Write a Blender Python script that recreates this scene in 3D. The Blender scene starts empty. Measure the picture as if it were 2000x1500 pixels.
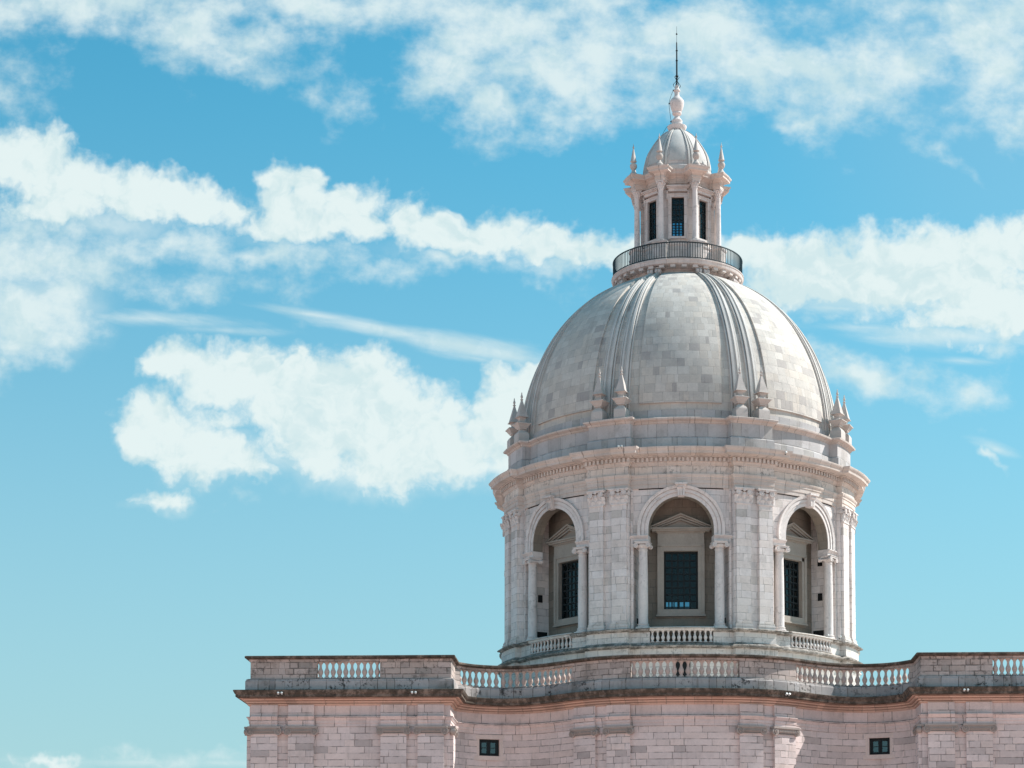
import bpy, random
from math import *
from mathutils import Vector, Matrix

sc = bpy.context.scene
COL = sc.collection
rnd = random.Random(7)

# ------------------------------------------------------------------ camera
cam_d = bpy.data.cameras.new('camera')
cam = bpy.data.objects.new('camera', cam_d); COL.objects.link(cam)
cam.location = (-2.1, -140.0, 0.0)
cam.rotation_euler = (radians(94.0), 0, 0.03495952)
cam_d.sensor_width = 36.0
cam_d.lens = 4120 / 2000 * 36
cam_d.shift_x = (1000 - 1121.54) / 2000
cam_d.shift_y = (1611.9 - 750) / 2000
cam_d.clip_end = 20000
sc.camera = cam

# ------------------------------------------------------------------ light
SUN_EL, SUN_AZ = radians(45.0), radians(16.0)     # azimuth: from +X (right) towards +Y (behind the church)
sun_dir = Vector((cos(SUN_EL)*cos(SUN_AZ), cos(SUN_EL)*sin(SUN_AZ), sin(SUN_EL)))
sd = bpy.data.lights.new('sun', 'SUN'); sd.energy = 5.0; sd.angle = radians(0.53); sd.color = (1.0, 0.975, 0.93)
so = bpy.data.objects.new('sun', sd); COL.objects.link(so)
so.rotation_euler = (-sun_dir).to_track_quat('-Z', 'Y').to_euler()
so.location = (60, 20, 90)
sc.cycles.max_bounces = 6; sc.cycles.diffuse_bounces = 3; sc.cycles.glossy_bounces = 2; sc.cycles.transparent_max_bounces = 8
sc.view_settings.view_transform = 'Standard'
sc.view_settings.look = 'None'
sc.view_settings.exposure = 0.5
sc.view_settings.gamma = 1.0

world = bpy.data.worlds.new('World'); sc.world = world
world.use_nodes = True
WT = world.node_tree; WT.nodes.clear()
def wn(t, **k):
    n = WT.nodes.new(t)
    for a, b in k.items(): setattr(n, a, b)
    return n
def wl(a, b): WT.links.new(a, b)
def wmath(op, a, b=None, clamp=False):
    n = wn('ShaderNodeMath', operation=op, use_clamp=clamp)
    for i, v in enumerate((a, b)):
        if v is None: continue
        if isinstance(v, (int, float)): n.inputs[i].default_value = v
        else: wl(v, n.inputs[i])
    return n.outputs[0]
def smooth(v, a, b, lo=0.0, hi=1.0):
    n = wn('ShaderNodeMapRange', interpolation_type='SMOOTHSTEP')
    wl(v, n.inputs['Value'])
    for k, x in zip(('From Min', 'From Max', 'To Min', 'To Max'), (a, b, lo, hi)): n.inputs[k].default_value = x
    return n.outputs[0]

sky = wn('ShaderNodeTexSky', sky_type='NISHITA')
sky.sun_disc = False; sky.sun_elevation = SUN_EL; sky.sun_rotation = radians(90) - SUN_AZ
sky.air_density = 1.0; sky.dust_density = 0.6; sky.ozone_density = 1.0
SKY_STRENGTH = 0.085
tint = wn('ShaderNodeVectorMath', operation='MULTIPLY'); wl(sky.outputs[0], tint.inputs[0])
tint.inputs[1].default_value = (0.44, 1.41, 1.37)      # cyan-leaning grade of the day
tc = wn('ShaderNodeTexCoord'); sep = wn('ShaderNodeSeparateXYZ'); wl(tc.outputs['Generated'], sep.inputs[0])
ay = wmath('MAXIMUM', wmath('ABSOLUTE', sep.outputs[1]), 0.12)
gx = wmath('DIVIDE', sep.outputs[0], ay); gz = wmath('DIVIDE', sep.outputs[2], ay)
gc = wn('ShaderNodeCombineXYZ'); wl(gx, gc.inputs[0]); wl(gz, gc.inputs[1])
G = gc.outputs[0]
def noise(vec, scale, detail, rough, dist=0.0, dim='3D', lac=2.0):
    n = wn('ShaderNodeTexNoise', noise_dimensions=dim)
    wl(vec, n.inputs['Vector'])
    n.inputs['Scale'].default_value = scale; n.inputs['Detail'].default_value = detail
    n.inputs['Roughness'].default_value = rough; n.inputs['Distortion'].default_value = dist
    n.inputs['Lacunarity'].default_value = lac
    return n
def mapped(vec, loc=(0,0,0), rot=0.0, scale=(1,1,1), kind='TEXTURE'):
    m = wn('ShaderNodeMapping', vector_type=kind); wl(vec, m.inputs['Vector'])
    m.inputs['Location'].default_value = loc; m.inputs['Rotation'].default_value = (0, 0, rot); m.inputs['Scale'].default_value = scale
    return m.outputs[0]
# a warp that breaks the outlines of the cloud masses into billows
warp_n = noise(G, 26.0, 4.0, 0.6, 0.0, "2D")
wsub = wn('ShaderNodeVectorMath', operation='SUBTRACT'); wl(warp_n.outputs['Color'], wsub.inputs[0]); wsub.inputs[1].default_value = (0.5, 0.5, 0.5)
wsc = wn('ShaderNodeVectorMath', operation='MULTIPLY'); wl(wsub.outputs[0], wsc.inputs[0]); wsc.inputs[1].default_value = (0.030, 0.030, 0.0)
wadd = wn('ShaderNodeVectorMath', operation='ADD'); wl(G, wadd.inputs[0]); wl(wsc.outputs[0], wadd.inputs[1])
GW = wadd.outputs[0]
# cloud masses: centre and half-axes as direction tangents (x/y, z/y) of the world, rotation in degrees, weight
SOFT = [(-0.1269, 0.2454, 0.0569, 0.0177, 0, 0.9), (-0.1741, 0.2458, 0.0371, 0.0126, 0, 0.6), (-0.2065, 0.2461, 0.0347, 0.0157, 0, 0.8), (0.1078, 0.3272, 0.0817, 0.0151, 0, 0.8), (0.1566, 0.3141, 0.0495, 0.0177, 0, 0.9), (-0.3005, 0.3242, 0.0446, 0.029, 0, 1.0), (-0.2583, 0.3646, 0.0545, 0.0126, 0, 0.7), (-0.0776, 0.3496, 0.0644, 0.0091, 0, 0.7), (-0.2312, 0.2262, 0.021, 0.0071, 0, 0.6), (-0.1652, 0.3596, 0.0495, 0.0101, 0, 0.6), (-0.0687, 0.2461, 0.0198, 0.0177, 0, 0.8), (-0.2878, 0.1007, 0.0272, 0.0061, 0, 0.5)]
STREAK = [(-0.1623, 0.3189, 0.0396, 0.0028, -10, 0.75), (-0.1248, 0.3103, 0.0495, 0.0043, -11, 0.95), (-0.0899, 0.3029, 0.047, 0.0061, -11, 1.1), (-0.0676, 0.2984, 0.0297, 0.0071, -11, 1.1), (-0.245, 0.318, 0.0569, 0.0043, -4, 0.8), (-0.2048, 0.3117, 0.0371, 0.003, -3, 0.6), (-0.0824, 0.2965, 0.0347, 0.0025, -9, 0.6), (0.1224, 0.3215, 0.0891, 0.0076, -2, 1.0), (0.1467, 0.3054, 0.0569, 0.0076, -4, 1.05), (0.093, 0.3193, 0.052, 0.0035, -3, 0.8), (0.1515, 0.2928, 0.0297, 0.0025, -2, 0.6), (0.1076, 0.3096, 0.0347, 0.0025, -2, 0.6), (0.0733, 0.3225, 0.0297, 0.0025, 0, 0.5), (0.1667, 0.2498, 0.0124, 0.0035, -22, 0.7), (-0.2295, 0.1005, 0.1114, 0.0025, -1, 0.5)]
CUM = [(-0.3019, 0.3986, 0.0235, 0.0157, 0, 1), (-0.2788, 0.3841, 0.0297, 0.0139, 0, 1), (-0.2497, 0.3786, 0.0322, 0.0121, 0, 1), (-0.2244, 0.3749, 0.0198, 0.0114, 0, 1), (-0.2862, 0.3726, 0.0322, 0.0101, 0, 0.9), (-0.203, 0.3729, 0.0124, 0.0088, 0, 0.7), (-0.1784, 0.381, 0.0114, 0.0136, 0, 1), (-0.1654, 0.3818, 0.0089, 0.0126, 0, 1), (-0.1715, 0.3673, 0.0228, 0.0126, 0, 1), (-0.1903, 0.3663, 0.0124, 0.0076, 0, 0.6), (-0.1402, 0.3695, 0.0158, 0.0146, 0, 1), (-0.1552, 0.362, 0.0223, 0.0086, 0, 0.9), (-0.1326, 0.3605, 0.0149, 0.0086, 0, 0.9), (-0.1131, 0.3628, 0.0144, 0.0146, 0, 1), (-0.0989, 0.3588, 0.0173, 0.0121, 0, 1), (-0.0839, 0.3548, 0.0183, 0.0111, 0, 1), (-0.0689, 0.3559, 0.0163, 0.0131, 0, 1), (-0.0528, 0.3524, 0.0149, 0.0101, 0, 0.85), (-0.0378, 0.3512, 0.0149, 0.0101, 0, 0.8), (-0.0229, 0.3489, 0.0149, 0.0096, 0, 0.8), (-0.0105, 0.3463, 0.0136, 0.0086, 0, 0.7), (-0.2283, 0.2924, 0.0163, 0.0111, 0, 1), (-0.2095, 0.289, 0.021, 0.0151, 0, 1), (-0.192, 0.2888, 0.0235, 0.0182, 0, 1), (-0.1745, 0.2848, 0.0235, 0.0182, 0, 1), (-0.1666, 0.2999, 0.0084, 0.0111, 0, 0.75), (-0.1545, 0.2834, 0.0272, 0.0212, 0, 1), (-0.1396, 0.2832, 0.0248, 0.0222, 0, 1), (-0.1221, 0.2717, 0.0272, 0.0212, 0, 1), (-0.1021, 0.259, 0.0248, 0.0182, 0, 1), (-0.1419, 0.2593, 0.047, 0.0182, 0, 1), (-0.1194, 0.2466, 0.0371, 0.0141, 0, 0.9), (-0.1743, 0.2684, 0.0272, 0.0151, 0, 0.85), (-0.0897, 0.2488, 0.0223, 0.0141, 0, 0.85), (-0.1542, 0.2456, 0.0223, 0.0086, 0, 0.6), (-0.2355, 0.2639, 0.0198, 0.0146, 0, 1), (-0.2454, 0.2577, 0.0114, 0.0091, 0, 0.9), (-0.2216, 0.2525, 0.0223, 0.0136, 0, 1), (-0.204, 0.246, 0.0198, 0.0111, 0, 1), (-0.189, 0.2409, 0.0109, 0.0066, 0, 0.7), (-0.2092, 0.265, 0.0173, 0.0101, 0, 0.55), (-0.0687, 0.2712, 0.0134, 0.0227, 0, 1), (-0.0551, 0.2849, 0.0136, 0.0131, 0, 0.95), (-0.0675, 0.2511, 0.0149, 0.0162, 0, 0.85), (-0.0761, 0.2587, 0.0124, 0.0151, 0, 0.8), (-0.2325, 0.2282, 0.0168, 0.0056, 0, 0.6), (0.0587, 0.3454, 0.0248, 0.0126, 0, 1), (0.0833, 0.3426, 0.0297, 0.0131, 0, 1), (0.1128, 0.3422, 0.0272, 0.0167, 0, 1), (0.13, 0.3446, 0.0223, 0.0177, 0, 1), (0.157, 0.3467, 0.0223, 0.0157, 0, 1), (0.1779, 0.349, 0.0198, 0.0151, 0, 1), (0.0955, 0.3298, 0.0644, 0.0114, 0, 1), (0.1446, 0.3293, 0.0594, 0.0151, 0, 1), (0.1713, 0.3164, 0.0396, 0.0151, 0, 0.95), (0.1517, 0.3091, 0.0322, 0.0101, 0, 0.8), (0.0464, 0.3506, 0.0087, 0.0063, 0, 0.8), (-0.2878, 0.1021, 0.0149, 0.0038, 0, 0.45)]
WISP = [(-0.2855, 0.4786, 0.0817, 0.0189, -4, 1), (-0.2217, 0.4645, 0.0594, 0.0202, -12, 1), (-0.1988, 0.4487, 0.0322, 0.0114, -14, 0.8), (-0.1662, 0.4714, 0.0594, 0.0164, 0, 1), (-0.0905, 0.447, 0.0371, 0.0328, -20, 1), (-0.0654, 0.4672, 0.0792, 0.0202, 0, 1), (-0.0379, 0.4333, 0.0495, 0.0265, -10, 1), (-0.0341, 0.4166, 0.0223, 0.0151, 0, 0.9), (0.0046, 0.4532, 0.0743, 0.0227, 0, 1), (0.0543, 0.4422, 0.0817, 0.024, 0, 1), (0.0965, 0.4364, 0.052, 0.0278, 0, 1), (0.074, 0.4125, 0.0272, 0.0066, 10, 0.6), (0.0219, 0.4234, 0.0396, 0.0126, -10, 0.75), (-0.0753, 0.4198, 0.0223, 0.0126, 0, 0.8), (0.1634, 0.4558, 0.047, 0.0278, 0, 1), (0.1705, 0.4302, 0.0297, 0.0227, 0, 1), (0.1813, 0.4122, 0.0149, 0.0177, 0, 0.85), (0.1289, 0.4615, 0.0347, 0.0177, 0, 0.7), (-0.1506, 0.4209, 0.0173, 0.0096, -20, 0.5), (-0.3061, 0.3498, 0.047, 0.0227, 0, 1.25), (-0.3031, 0.3243, 0.0396, 0.0265, 0, 1.3), (-0.3103, 0.3065, 0.0223, 0.0151, 0, 1.1), (-0.2731, 0.3418, 0.0322, 0.0151, 0, 0.7), (-0.2355, 0.3541, 0.0594, 0.0126, 0, 0.85), (-0.1851, 0.3496, 0.0545, 0.0091, 0, 0.8), (-0.2327, 0.3336, 0.0446, 0.0151, 0, 0.5), (-0.0901, 0.3421, 0.0644, 0.0066, 2, 0.6), (-0.0378, 0.3428, 0.0371, 0.0066, 2, 0.65), (0.1049, 0.2858, 0.0322, 0.0106, -12, 0.65), (0.1487, 0.2716, 0.021, 0.0121, 0, 0.65), (0.1146, 0.2795, 0.0223, 0.0076, -20, 0.5), (0.1667, 0.2498, 0.0104, 0.0033, -22, 0.7), (0.1322, 0.3143, 0.0743, 0.0066, -4, 0.6), (0.1687, 0.3039, 0.0297, 0.0101, 0, 0.6), (0.0927, 0.2947, 0.0371, 0.0056, -8, 0.4), (0.1453, 0.3899, 0.0149, 0.0045, -20, 0.35), (-0.1963, 0.2259, 0.0114, 0.0045, 0, 0.4), (-0.1774, 0.333, 0.0124, 0.0063, 0, 0.45), (0.12, 0.322, 0.0941, 0.0151, -3, 0.6), (-0.0379, 0.4, 0.0099, 0.0035, 0, 0.3), (-0.3079, 0.4478, 0.0223, 0.0126, 0, 0.5), (-0.3126, 0.4271, 0.0124, 0.0151, 0, 0.4), (-0.1258, 0.4682, 0.0297, 0.0151, -20, 0.5), (-0.2295, 0.101, 0.099, 0.0035, -1, 0.3)]
def cloud_field(blobs, vec):
    acc = None
    for k, (x, y, rx, ry, rot, amp) in enumerate(blobs):
        src = vec
        if acc is not None and k % 6 == 0:       # evaluate the masses a few at a time (keeps the shader's stack small)
            ch = wn('ShaderNodeVectorMath', operation='MULTIPLY_ADD'); wl(acc, ch.inputs[0]); ch.inputs[1].default_value = (1e-9, 1e-9, 1e-9); wl(vec, ch.inputs[2]); src = vec = ch.outputs[0]
        if rot == 0:
            mm = wn('ShaderNodeVectorMath', operation='MULTIPLY_ADD'); wl(src, mm.inputs[0])
            mm.inputs[1].default_value = (1 / rx, 1 / ry, 0); mm.inputs[2].default_value = (-x / rx, -y / ry, 0); m = mm.outputs[0]
        else: m = mapped(src, (x, y, 0), radians(rot), (rx, ry, 1))
        ln = wn('ShaderNodeVectorMath', operation='LENGTH'); wl(m, ln.inputs[0])
        v = wmath('MULTIPLY', wmath('SUBTRACT', 1.25, ln.outputs['Value']), amp)
        if acc is None: acc = v
        else:
            s = wn('ShaderNodeMath', operation='SMOOTH_MAX'); wl(acc, s.inputs[0]); wl(v, s.inputs[1]); s.inputs[2].default_value = 0.25
            acc = s.outputs[0]
    return acc
def puffs(vec, scale):
    """rounded billows: inverted cell distance, several octaves"""
    n = wn('ShaderNodeTexVoronoi', voronoi_dimensions='2D', feature='F1'); wl(vec, n.inputs['Vector'])
    n.inputs['Scale'].default_value = scale; n.inputs['Detail'].default_value = 3.0; n.inputs['Roughness'].default_value = 0.55; n.inputs['Lacunarity'].default_value = 2.3
    return wmath('SUBTRACT', 0.5, n.outputs['Distance'])
f1 = cloud_field(CUM, GW)
pA = puffs(GW, 46.0)
n1 = noise(G, 90.0, 7.0, 0.62, 0.0, '2D')
e1 = wmath('ADD', wmath('ADD', f1, 0.16), wmath('ADD', wmath('MULTIPLY', pA, 0.30), wmath('MULTIPLY', wmath('SUBTRACT', n1.outputs['Fac'], 0.5), 0.62)))
d1 = smooth(e1, 0.04, 0.68)
f2 = cloud_field(WISP, GW)
n2 = noise(mapped(G, scale=(1.35, 1.0, 1.0), rot=radians(-6)), 42.0, 8.0, 0.60, 0.0, '2D')
d2 = smooth(wmath('ADD', f2, wmath('MULTIPLY', wmath('SUBTRACT', n2.outputs['Fac'], 0.5), 2.3)), -0.05, 1.30, 0.0, 0.90)
f3 = cloud_field(STREAK, G)
n4 = noise(mapped(G, scale=(5.0, 1.0, 1.0), rot=radians(-10)), 110.0, 6.0, 0.6, 0.2, '2D')
d3 = smooth(wmath('ADD', f3, wmath('MULTIPLY', wmath('SUBTRACT', n4.outputs['Fac'], 0.5), 1.1)), 0.0, 1.35, 0.0, 0.80)
d4 = smooth(wmath('ADD', cloud_field(SOFT, GW), wmath('MULTIPLY', wmath('SUBTRACT', n2.outputs['Fac'], 0.5), 0.5)), 0.05, 1.25, 0.0, 0.85)
dens = wmath('MAXIMUM', wmath('MAXIMUM', d1, d2), wmath('MAXIMUM', d3, d4))
# pale veil low on the horizon and, thinner, towards the right
veil = wmath('MAXIMUM', smooth(sep.outputs[2], 0.44, 0.0, 0.0, 0.80), smooth(gx, -0.02, 0.20, 0.0, 0.24))
vm = wn('ShaderNodeMix', data_type='RGBA'); wl(veil, vm.inputs['Factor'])
def su(*c): return tuple(x / 0.12 for x in c) + (1,)
wl(tint.outputs[0], vm.inputs['A']); vm.inputs['B'].default_value = su(0.48, 0.60, 0.645)
# billows catch the sun on their upper right: compare the billow field with itself a little further towards the sun
shift = wn('ShaderNodeVectorMath', operation='ADD'); wl(GW, shift.inputs[0]); shift.inputs[1].default_value = (0.0035, 0.0060, 0)
rel = wmath('SUBTRACT', pA, puffs(shift.outputs[0], 46.0))
n3 = noise(G, 20.0, 4.0, 0.55, 0.0, '2D')
lum = wmath('ADD', wmath('MULTIPLY', rel, 1.0), smooth(n3.outputs['Fac'], 0.3, 0.66))
lum = wmath('ADD', lum, smooth(e1, 0.35, 1.1, 0.0, 0.25))
cc = wn('ShaderNodeMix', data_type='RGBA'); wl(smooth(lum, -0.15, 1.0), cc.inputs['Factor'])
cc.inputs['A'].default_value = su(0.66, 0.82, 0.84); cc.inputs['B'].default_value = su(0.80, 0.91, 0.905)
mixc = wn('ShaderNodeMix', data_type='RGBA'); wl(wmath('MULTIPLY', dens, 0.97), mixc.inputs['Factor'])
wl(vm.outputs['Result'], mixc.inputs['A']); wl(cc.outputs['Result'], mixc.inputs['B'])
bg = wn('ShaderNodeBackground'); wl(mixc.outputs['Result'], bg.inputs['Color']); bg.inputs['Strength'].default_value = SKY_STRENGTH
wout = wn('ShaderNodeOutputWorld'); wl(bg.outputs[0], wout.inputs['Surface'])
world.cycles.sampling_method = 'MANUAL'; world.cycles.sample_map_resolution = 512


# ------------------------------------------------------------------ materials
def new_mat(name):
    m = bpy.data.materials.new(name); m.use_nodes = True
    t = m.node_tree; t.nodes.clear()
    return m, t
class NT:
    def __init__(s, t): s.t = t
    def n(s, typ, **k):
        nd = s.t.nodes.new(typ)
        for a, b in k.items(): setattr(nd, a, b)
        return nd
    def l(s, a, b): s.t.links.new(a, b)
    def m(s, op, a, b=None, c=None, clamp=False):
        nd = s.n('ShaderNodeMath', operation=op, use_clamp=clamp)
        for i, v in enumerate((a, b, c)):
            if v is None: continue
            if isinstance(v, (int, float)): nd.inputs[i].default_value = v
            else: s.l(v, nd.inputs[i])
        return nd.outputs[0]
    def noise(s, vec, scale, detail=4, rough=0.55, dim='3D'):
        nd = s.n('ShaderNodeTexNoise', noise_dimensions=dim)
        if vec is not None: s.l(vec, nd.inputs['Vector'])
        nd.inputs['Scale'].default_value = scale; nd.inputs['Detail'].default_value = detail; nd.inputs['Roughness'].default_value = rough
        return nd.outputs['Fac']
    def ramp(s, v, a, b, lo=0.0, hi=1.0):
        nd = s.n('ShaderNodeMapRange', interpolation_type='SMOOTHSTEP'); s.l(v, nd.inputs['Value'])
        for k, x in zip(('From Min', 'From Max', 'To Min', 'To Max'), (a, b, lo, hi)): nd.inputs[k].default_value = x
        return nd.outputs[0]
    def mix(s, f, a, b, blend='MIX'):
        nd = s.n('ShaderNodeMix', data_type='RGBA', blend_type=blend)
        for k, v in (('Factor', f), ('A', a), ('B', b)):
            if isinstance(v, (int, float)): nd.inputs[k].default_value = v
            elif isinstance(v, tuple): nd.inputs[k].default_value = (*v, 1)
            else: s.l(v, nd.inputs[k])
        return nd.outputs['Result']

def make_ashlar_group():
    g = bpy.data.node_groups.new('ashlar', 'ShaderNodeTree')
    g.interface.new_socket('UV', in_out='INPUT', socket_type='NodeSocketVector')
    for nm, d in (('Width', 1.2), ('Height', .4), ('Joint', .02), ('Split', .4)):
        sk = g.interface.new_socket(nm, in_out='INPUT', socket_type='NodeSocketFloat'); sk.default_value = d
    for nm in ('Tone', 'Tone2', 'Joint'):
        g.interface.new_socket(nm, in_out='OUTPUT', socket_type='NodeSocketFloat')
    N = NT(g); i = N.n('NodeGroupInput'); o = N.n('NodeGroupOutput')
    sp = N.n('ShaderNodeSeparateXYZ'); N.l(i.outputs['UV'], sp.inputs[0])
    u, v = sp.outputs[0], sp.outputs[1]
    W, H, J, S = (i.outputs[k] for k in ('Width', 'Height', 'Joint', 'Split'))
    vh = N.m('DIVIDE', v, H); r = N.m('FLOOR', vh)
    def wn1(x):
        nd = N.n('ShaderNodeTexWhiteNoise', noise_dimensions='1D'); N.l(x, nd.inputs['W']); return nd.outputs['Value']
    rn = wn1(r); rn2 = wn1(N.m('ADD', r, 91.7))
    w = N.m('MULTIPLY', W, N.m('MULTIPLY_ADD', rn2, 0.5, 0.75))
    uu = N.m('ADD', N.m('DIVIDE', u, w), N.m('MULTIPLY', rn, 37.0))
    c = N.m('FLOOR', uu); fu = N.m('SUBTRACT', uu, c)
    def wn2(x, y):
        cb = N.n('ShaderNodeCombineXYZ'); N.l(x, cb.inputs[0]); N.l(y, cb.inputs[1])
        nd = N.n('ShaderNodeTexWhiteNoise', noise_dimensions='2D'); N.l(cb.outputs[0], nd.inputs['Vector']); return nd.outputs['Value']
    has = N.m('LESS_THAN', wn2(c, r), S)
    pos = N.m('MULTIPLY_ADD', wn2(N.m('ADD', c, 13.3), r), 0.4, 0.3)
    side = N.m('MULTIPLY', N.m('GREATER_THAN', fu, pos), has)
    c2 = N.m('MULTIPLY_ADD', side, 0.37, c)
    N.l(wn2(N.m('ADD', c2, 3.1), r), o.inputs['Tone']); N.l(wn2(N.m('ADD', c2, 55.5), r), o.inputs['Tone2'])
    d1 = N.m('MULTIPLY', N.m('MINIMUM', fu, N.m('SUBTRACT', 1.0, fu)), w)
    d2 = N.m('MULTIPLY', N.m('ABSOLUTE', N.m('SUBTRACT', fu, pos)), w)
    d2 = N.m('ADD', d2, N.m('MULTIPLY', N.m('SUBTRACT', 1.0, has), 5.0))
    fv = N.m('FRACT', vh); d3 = N.m('MULTIPLY', N.m('MINIMUM', fv, N.m('SUBTRACT', 1.0, fv)), H)
    d = N.m('MINIMUM', N.m('MINIMUM', d1, d2), d3)
    geo = N.n('ShaderNodeNewGeometry')
    nz = N.noise(geo.outputs['Position'], 2.2, 3, .6)
    jw = N.m('MULTIPLY', J, N.ramp(nz, .35, .70, .25, 1.7))
    e = N.m('DIVIDE', d, jw)
    N.l(N.ramp(e, .55, 1.25, 1.0, 0.0), o.inputs['Joint'])
    return g
ASH = make_ashlar_group()

def stone(name, base, W=1.2, H=.4, joint=.02, split=.4, jdark=.75, var=.12, patch=.0, patch_col=(.30, .27, .25),
          stain=.25, streak=.2, top=.5, crust=0.0, rough=.85, blocks=True, hue=.04, stain_col=(.14, .12, .10), spots=0.0):
    m, t = new_mat(name); N = NT(t)
    uv = N.n('ShaderNodeUVMap'); uv.uv_map = 'UVMap'
    geo = N.n('ShaderNodeNewGeometry'); pos = geo.outputs['Position']
    col = base
    if blocks:
        a = N.n('ShaderNodeGroup'); a.node_tree = ASH; N.l(uv.outputs[0], a.inputs['UV'])
        for k, v in (('Width', W), ('Height', H), ('Joint', joint), ('Split', split)): a.inputs[k].default_value = v
        tone, tone2, jm = a.outputs['Tone'], a.outputs['Tone2'], a.outputs['Joint']
        dk = tuple(x * (1 - var * 1.4) for x in base); lt = tuple(min(.9, x * (1 + var)) for x in base)
        col = N.mix(tone, dk, lt)
        warm = (base[0] * (1 + hue), base[1] * (1 - hue * .3), base[2] * (1 - hue * 1.6))
        col = N.mix(N.m('MULTIPLY', N.ramp(tone2, .3, 1.0), .6), col, warm)
        if patch:
            col = N.mix(N.ramp(tone2, 1 - patch - .02, 1 - patch + .02, 0, .75), col, patch_col)
    big = N.noise(pos, .35, 5, .6); mid = N.noise(pos, 1.6, 6, .65); fine = N.noise(pos, 9.0, 5, .7)
    k = N.m('MULTIPLY_ADD', big, .30, .85); k = N.m('MULTIPLY', k, N.m('MULTIPLY_ADD', mid, .30, .85)); k = N.m('MULTIPLY', k, N.m('MULTIPLY_ADD', fine, .36, .82))
    sc_ = N.n('ShaderNodeVectorMath', operation='SCALE')
    if isinstance(col, tuple): sc_.inputs[0].default_value = col
    else: N.l(col, sc_.inputs[0])
    N.l(k, sc_.inputs['Scale']); col = sc_.outputs[0]
    if stain:
        sv = N.n('ShaderNodeVectorMath', operation='ADD'); N.l(pos, sv.inputs[0]); sv.inputs[1].default_value = (31.7, 9.2, 4.4)
        f = N.m('MULTIPLY', N.ramp(N.noise(sv.outputs[0], .55, 7, .68), .50, .70), stain)
        col = N.mix(f, col, stain_col)
    if streak:
        mp = N.n('ShaderNodeMapping'); N.l(uv.outputs[0], mp.inputs['Vector']); mp.inputs['Scale'].default_value = (2.6, .22, 1)
        f = N.m('MULTIPLY', N.ramp(N.noise(mp.outputs[0], 1.0, 6, .65), .55, .75), streak)
        col = N.mix(f, col, (.16, .125, .10))
    if blocks:
        col = N.mix(N.m('MULTIPLY', jm, jdark), col, (.10, .085, .075))
    if crust:
        f = N.m('MULTIPLY', N.ramp(N.noise(pos, 2.1, 9, .72), .38, .56), crust)
        col = N.mix(f, col, (.055, .043, .033))
    if spots:
        f = N.m('MULTIPLY', N.m('MULTIPLY', N.ramp(N.noise(pos, 4.5, 8, .75), .50, .60), N.ramp(N.noise(pos, .8, 3, .5), .42, .60)), spots)
        col = N.mix(f, col, (.03, .028, .026))
    if top:
        sn = N.n('ShaderNodeSeparateXYZ'); N.l(geo.outputs['True Normal'], sn.inputs[0])
        f = N.m('MULTIPLY', N.m('MULTIPLY', N.ramp(sn.outputs[2], .75, .95), N.ramp(mid, .3, .6)), top)
        col = N.mix(f, col, (.085, .075, .062))
    b = N.n('ShaderNodeBsdfPrincipled'); N.l(col, b.inputs['Base Color']); b.inputs['Roughness'].default_value = rough
    b.inputs['Specular IOR Level'].default_value = .25
    h = N.m('MULTIPLY_ADD', fine, .5, N.m('MULTIPLY', mid, .5))
    if blocks: h = N.m('SUBTRACT', h, N.m('MULTIPLY', jm, 1.2))
    bp = N.n('ShaderNodeBump'); bp.inputs['Strength'].default_value = .35; bp.inputs['Distance'].default_value = .03
    N.l(h, bp.inputs['Height']); N.l(bp.outputs[0], b.inputs['Normal'])
    o = N.n('ShaderNodeOutputMaterial'); N.l(b.outputs[0], o.inputs['Surface'])
    return m

def plain(name, col, rough=.6, metal=0.0, nz=.2, spec=.4):
    m, t = new_mat(name); N = NT(t)
    geo = N.n('ShaderNodeNewGeometry'); f = N.noise(geo.outputs['Position'], 5.0, 5, .6)
    sc_ = N.n('ShaderNodeVectorMath', operation='SCALE'); sc_.inputs[0].default_value = col
    N.l(N.m('MULTIPLY_ADD', f, 2 * nz, 1 - nz), sc_.inputs['Scale'])
    b = N.n('ShaderNodeBsdfPrincipled'); N.l(sc_.outputs[0], b.inputs['Base Color'])
    b.inputs['Roughness'].default_value = rough; b.inputs['Metallic'].default_value = metal; b.inputs['Specular IOR Level'].default_value = spec
    o = N.n('ShaderNodeOutputMaterial'); N.l(b.outputs[0], o.inputs['Surface'])
    return m
def glass_mat(name, tint_c, refl):
    m, t = new_mat(name); N = NT(t)
    tr = N.n('ShaderNodeBsdfTransparent'); tr.inputs[0].default_value = (*tint_c, 1)
    gl = N.n('ShaderNodeBsdfGlossy'); gl.inputs['Roughness'].default_value = .06; gl.inputs[0].default_value = (.8, .9, .95, 1)
    geo = N.n('ShaderNodeNewGeometry')
    bp = N.n('ShaderNodeBump'); bp.inputs['Strength'].default_value = .3; bp.inputs['Distance'].default_value = .02
    N.l(N.noise(geo.outputs['Position'], 1.7, 2, .5), bp.inputs['Height']); N.l(bp.outputs[0], gl.inputs['Normal'])
    df = N.n('ShaderNodeBsdfDiffuse'); df.inputs[0].default_value = (.03, .045, .055, 1)
    fr = N.n('ShaderNodeFresnel'); fr.inputs[0].default_value = 1.45
    mx = N.n('ShaderNodeMixShader'); N.l(N.m('MULTIPLY', fr.outputs[0], refl, clamp=True), mx.inputs[0]); N.l(tr.outputs[0], mx.inputs[1]); N.l(gl.outputs[0], mx.inputs[2])
    m2 = N.n('ShaderNodeMixShader'); m2.inputs[0].default_value = .06; N.l(mx.outputs[0], m2.inputs[1]); N.l(df.outputs[0], m2.inputs[2])
    o = N.n('ShaderNodeOutputMaterial'); N.l(m2.outputs[0], o.inputs['Surface'])
    return m

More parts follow.
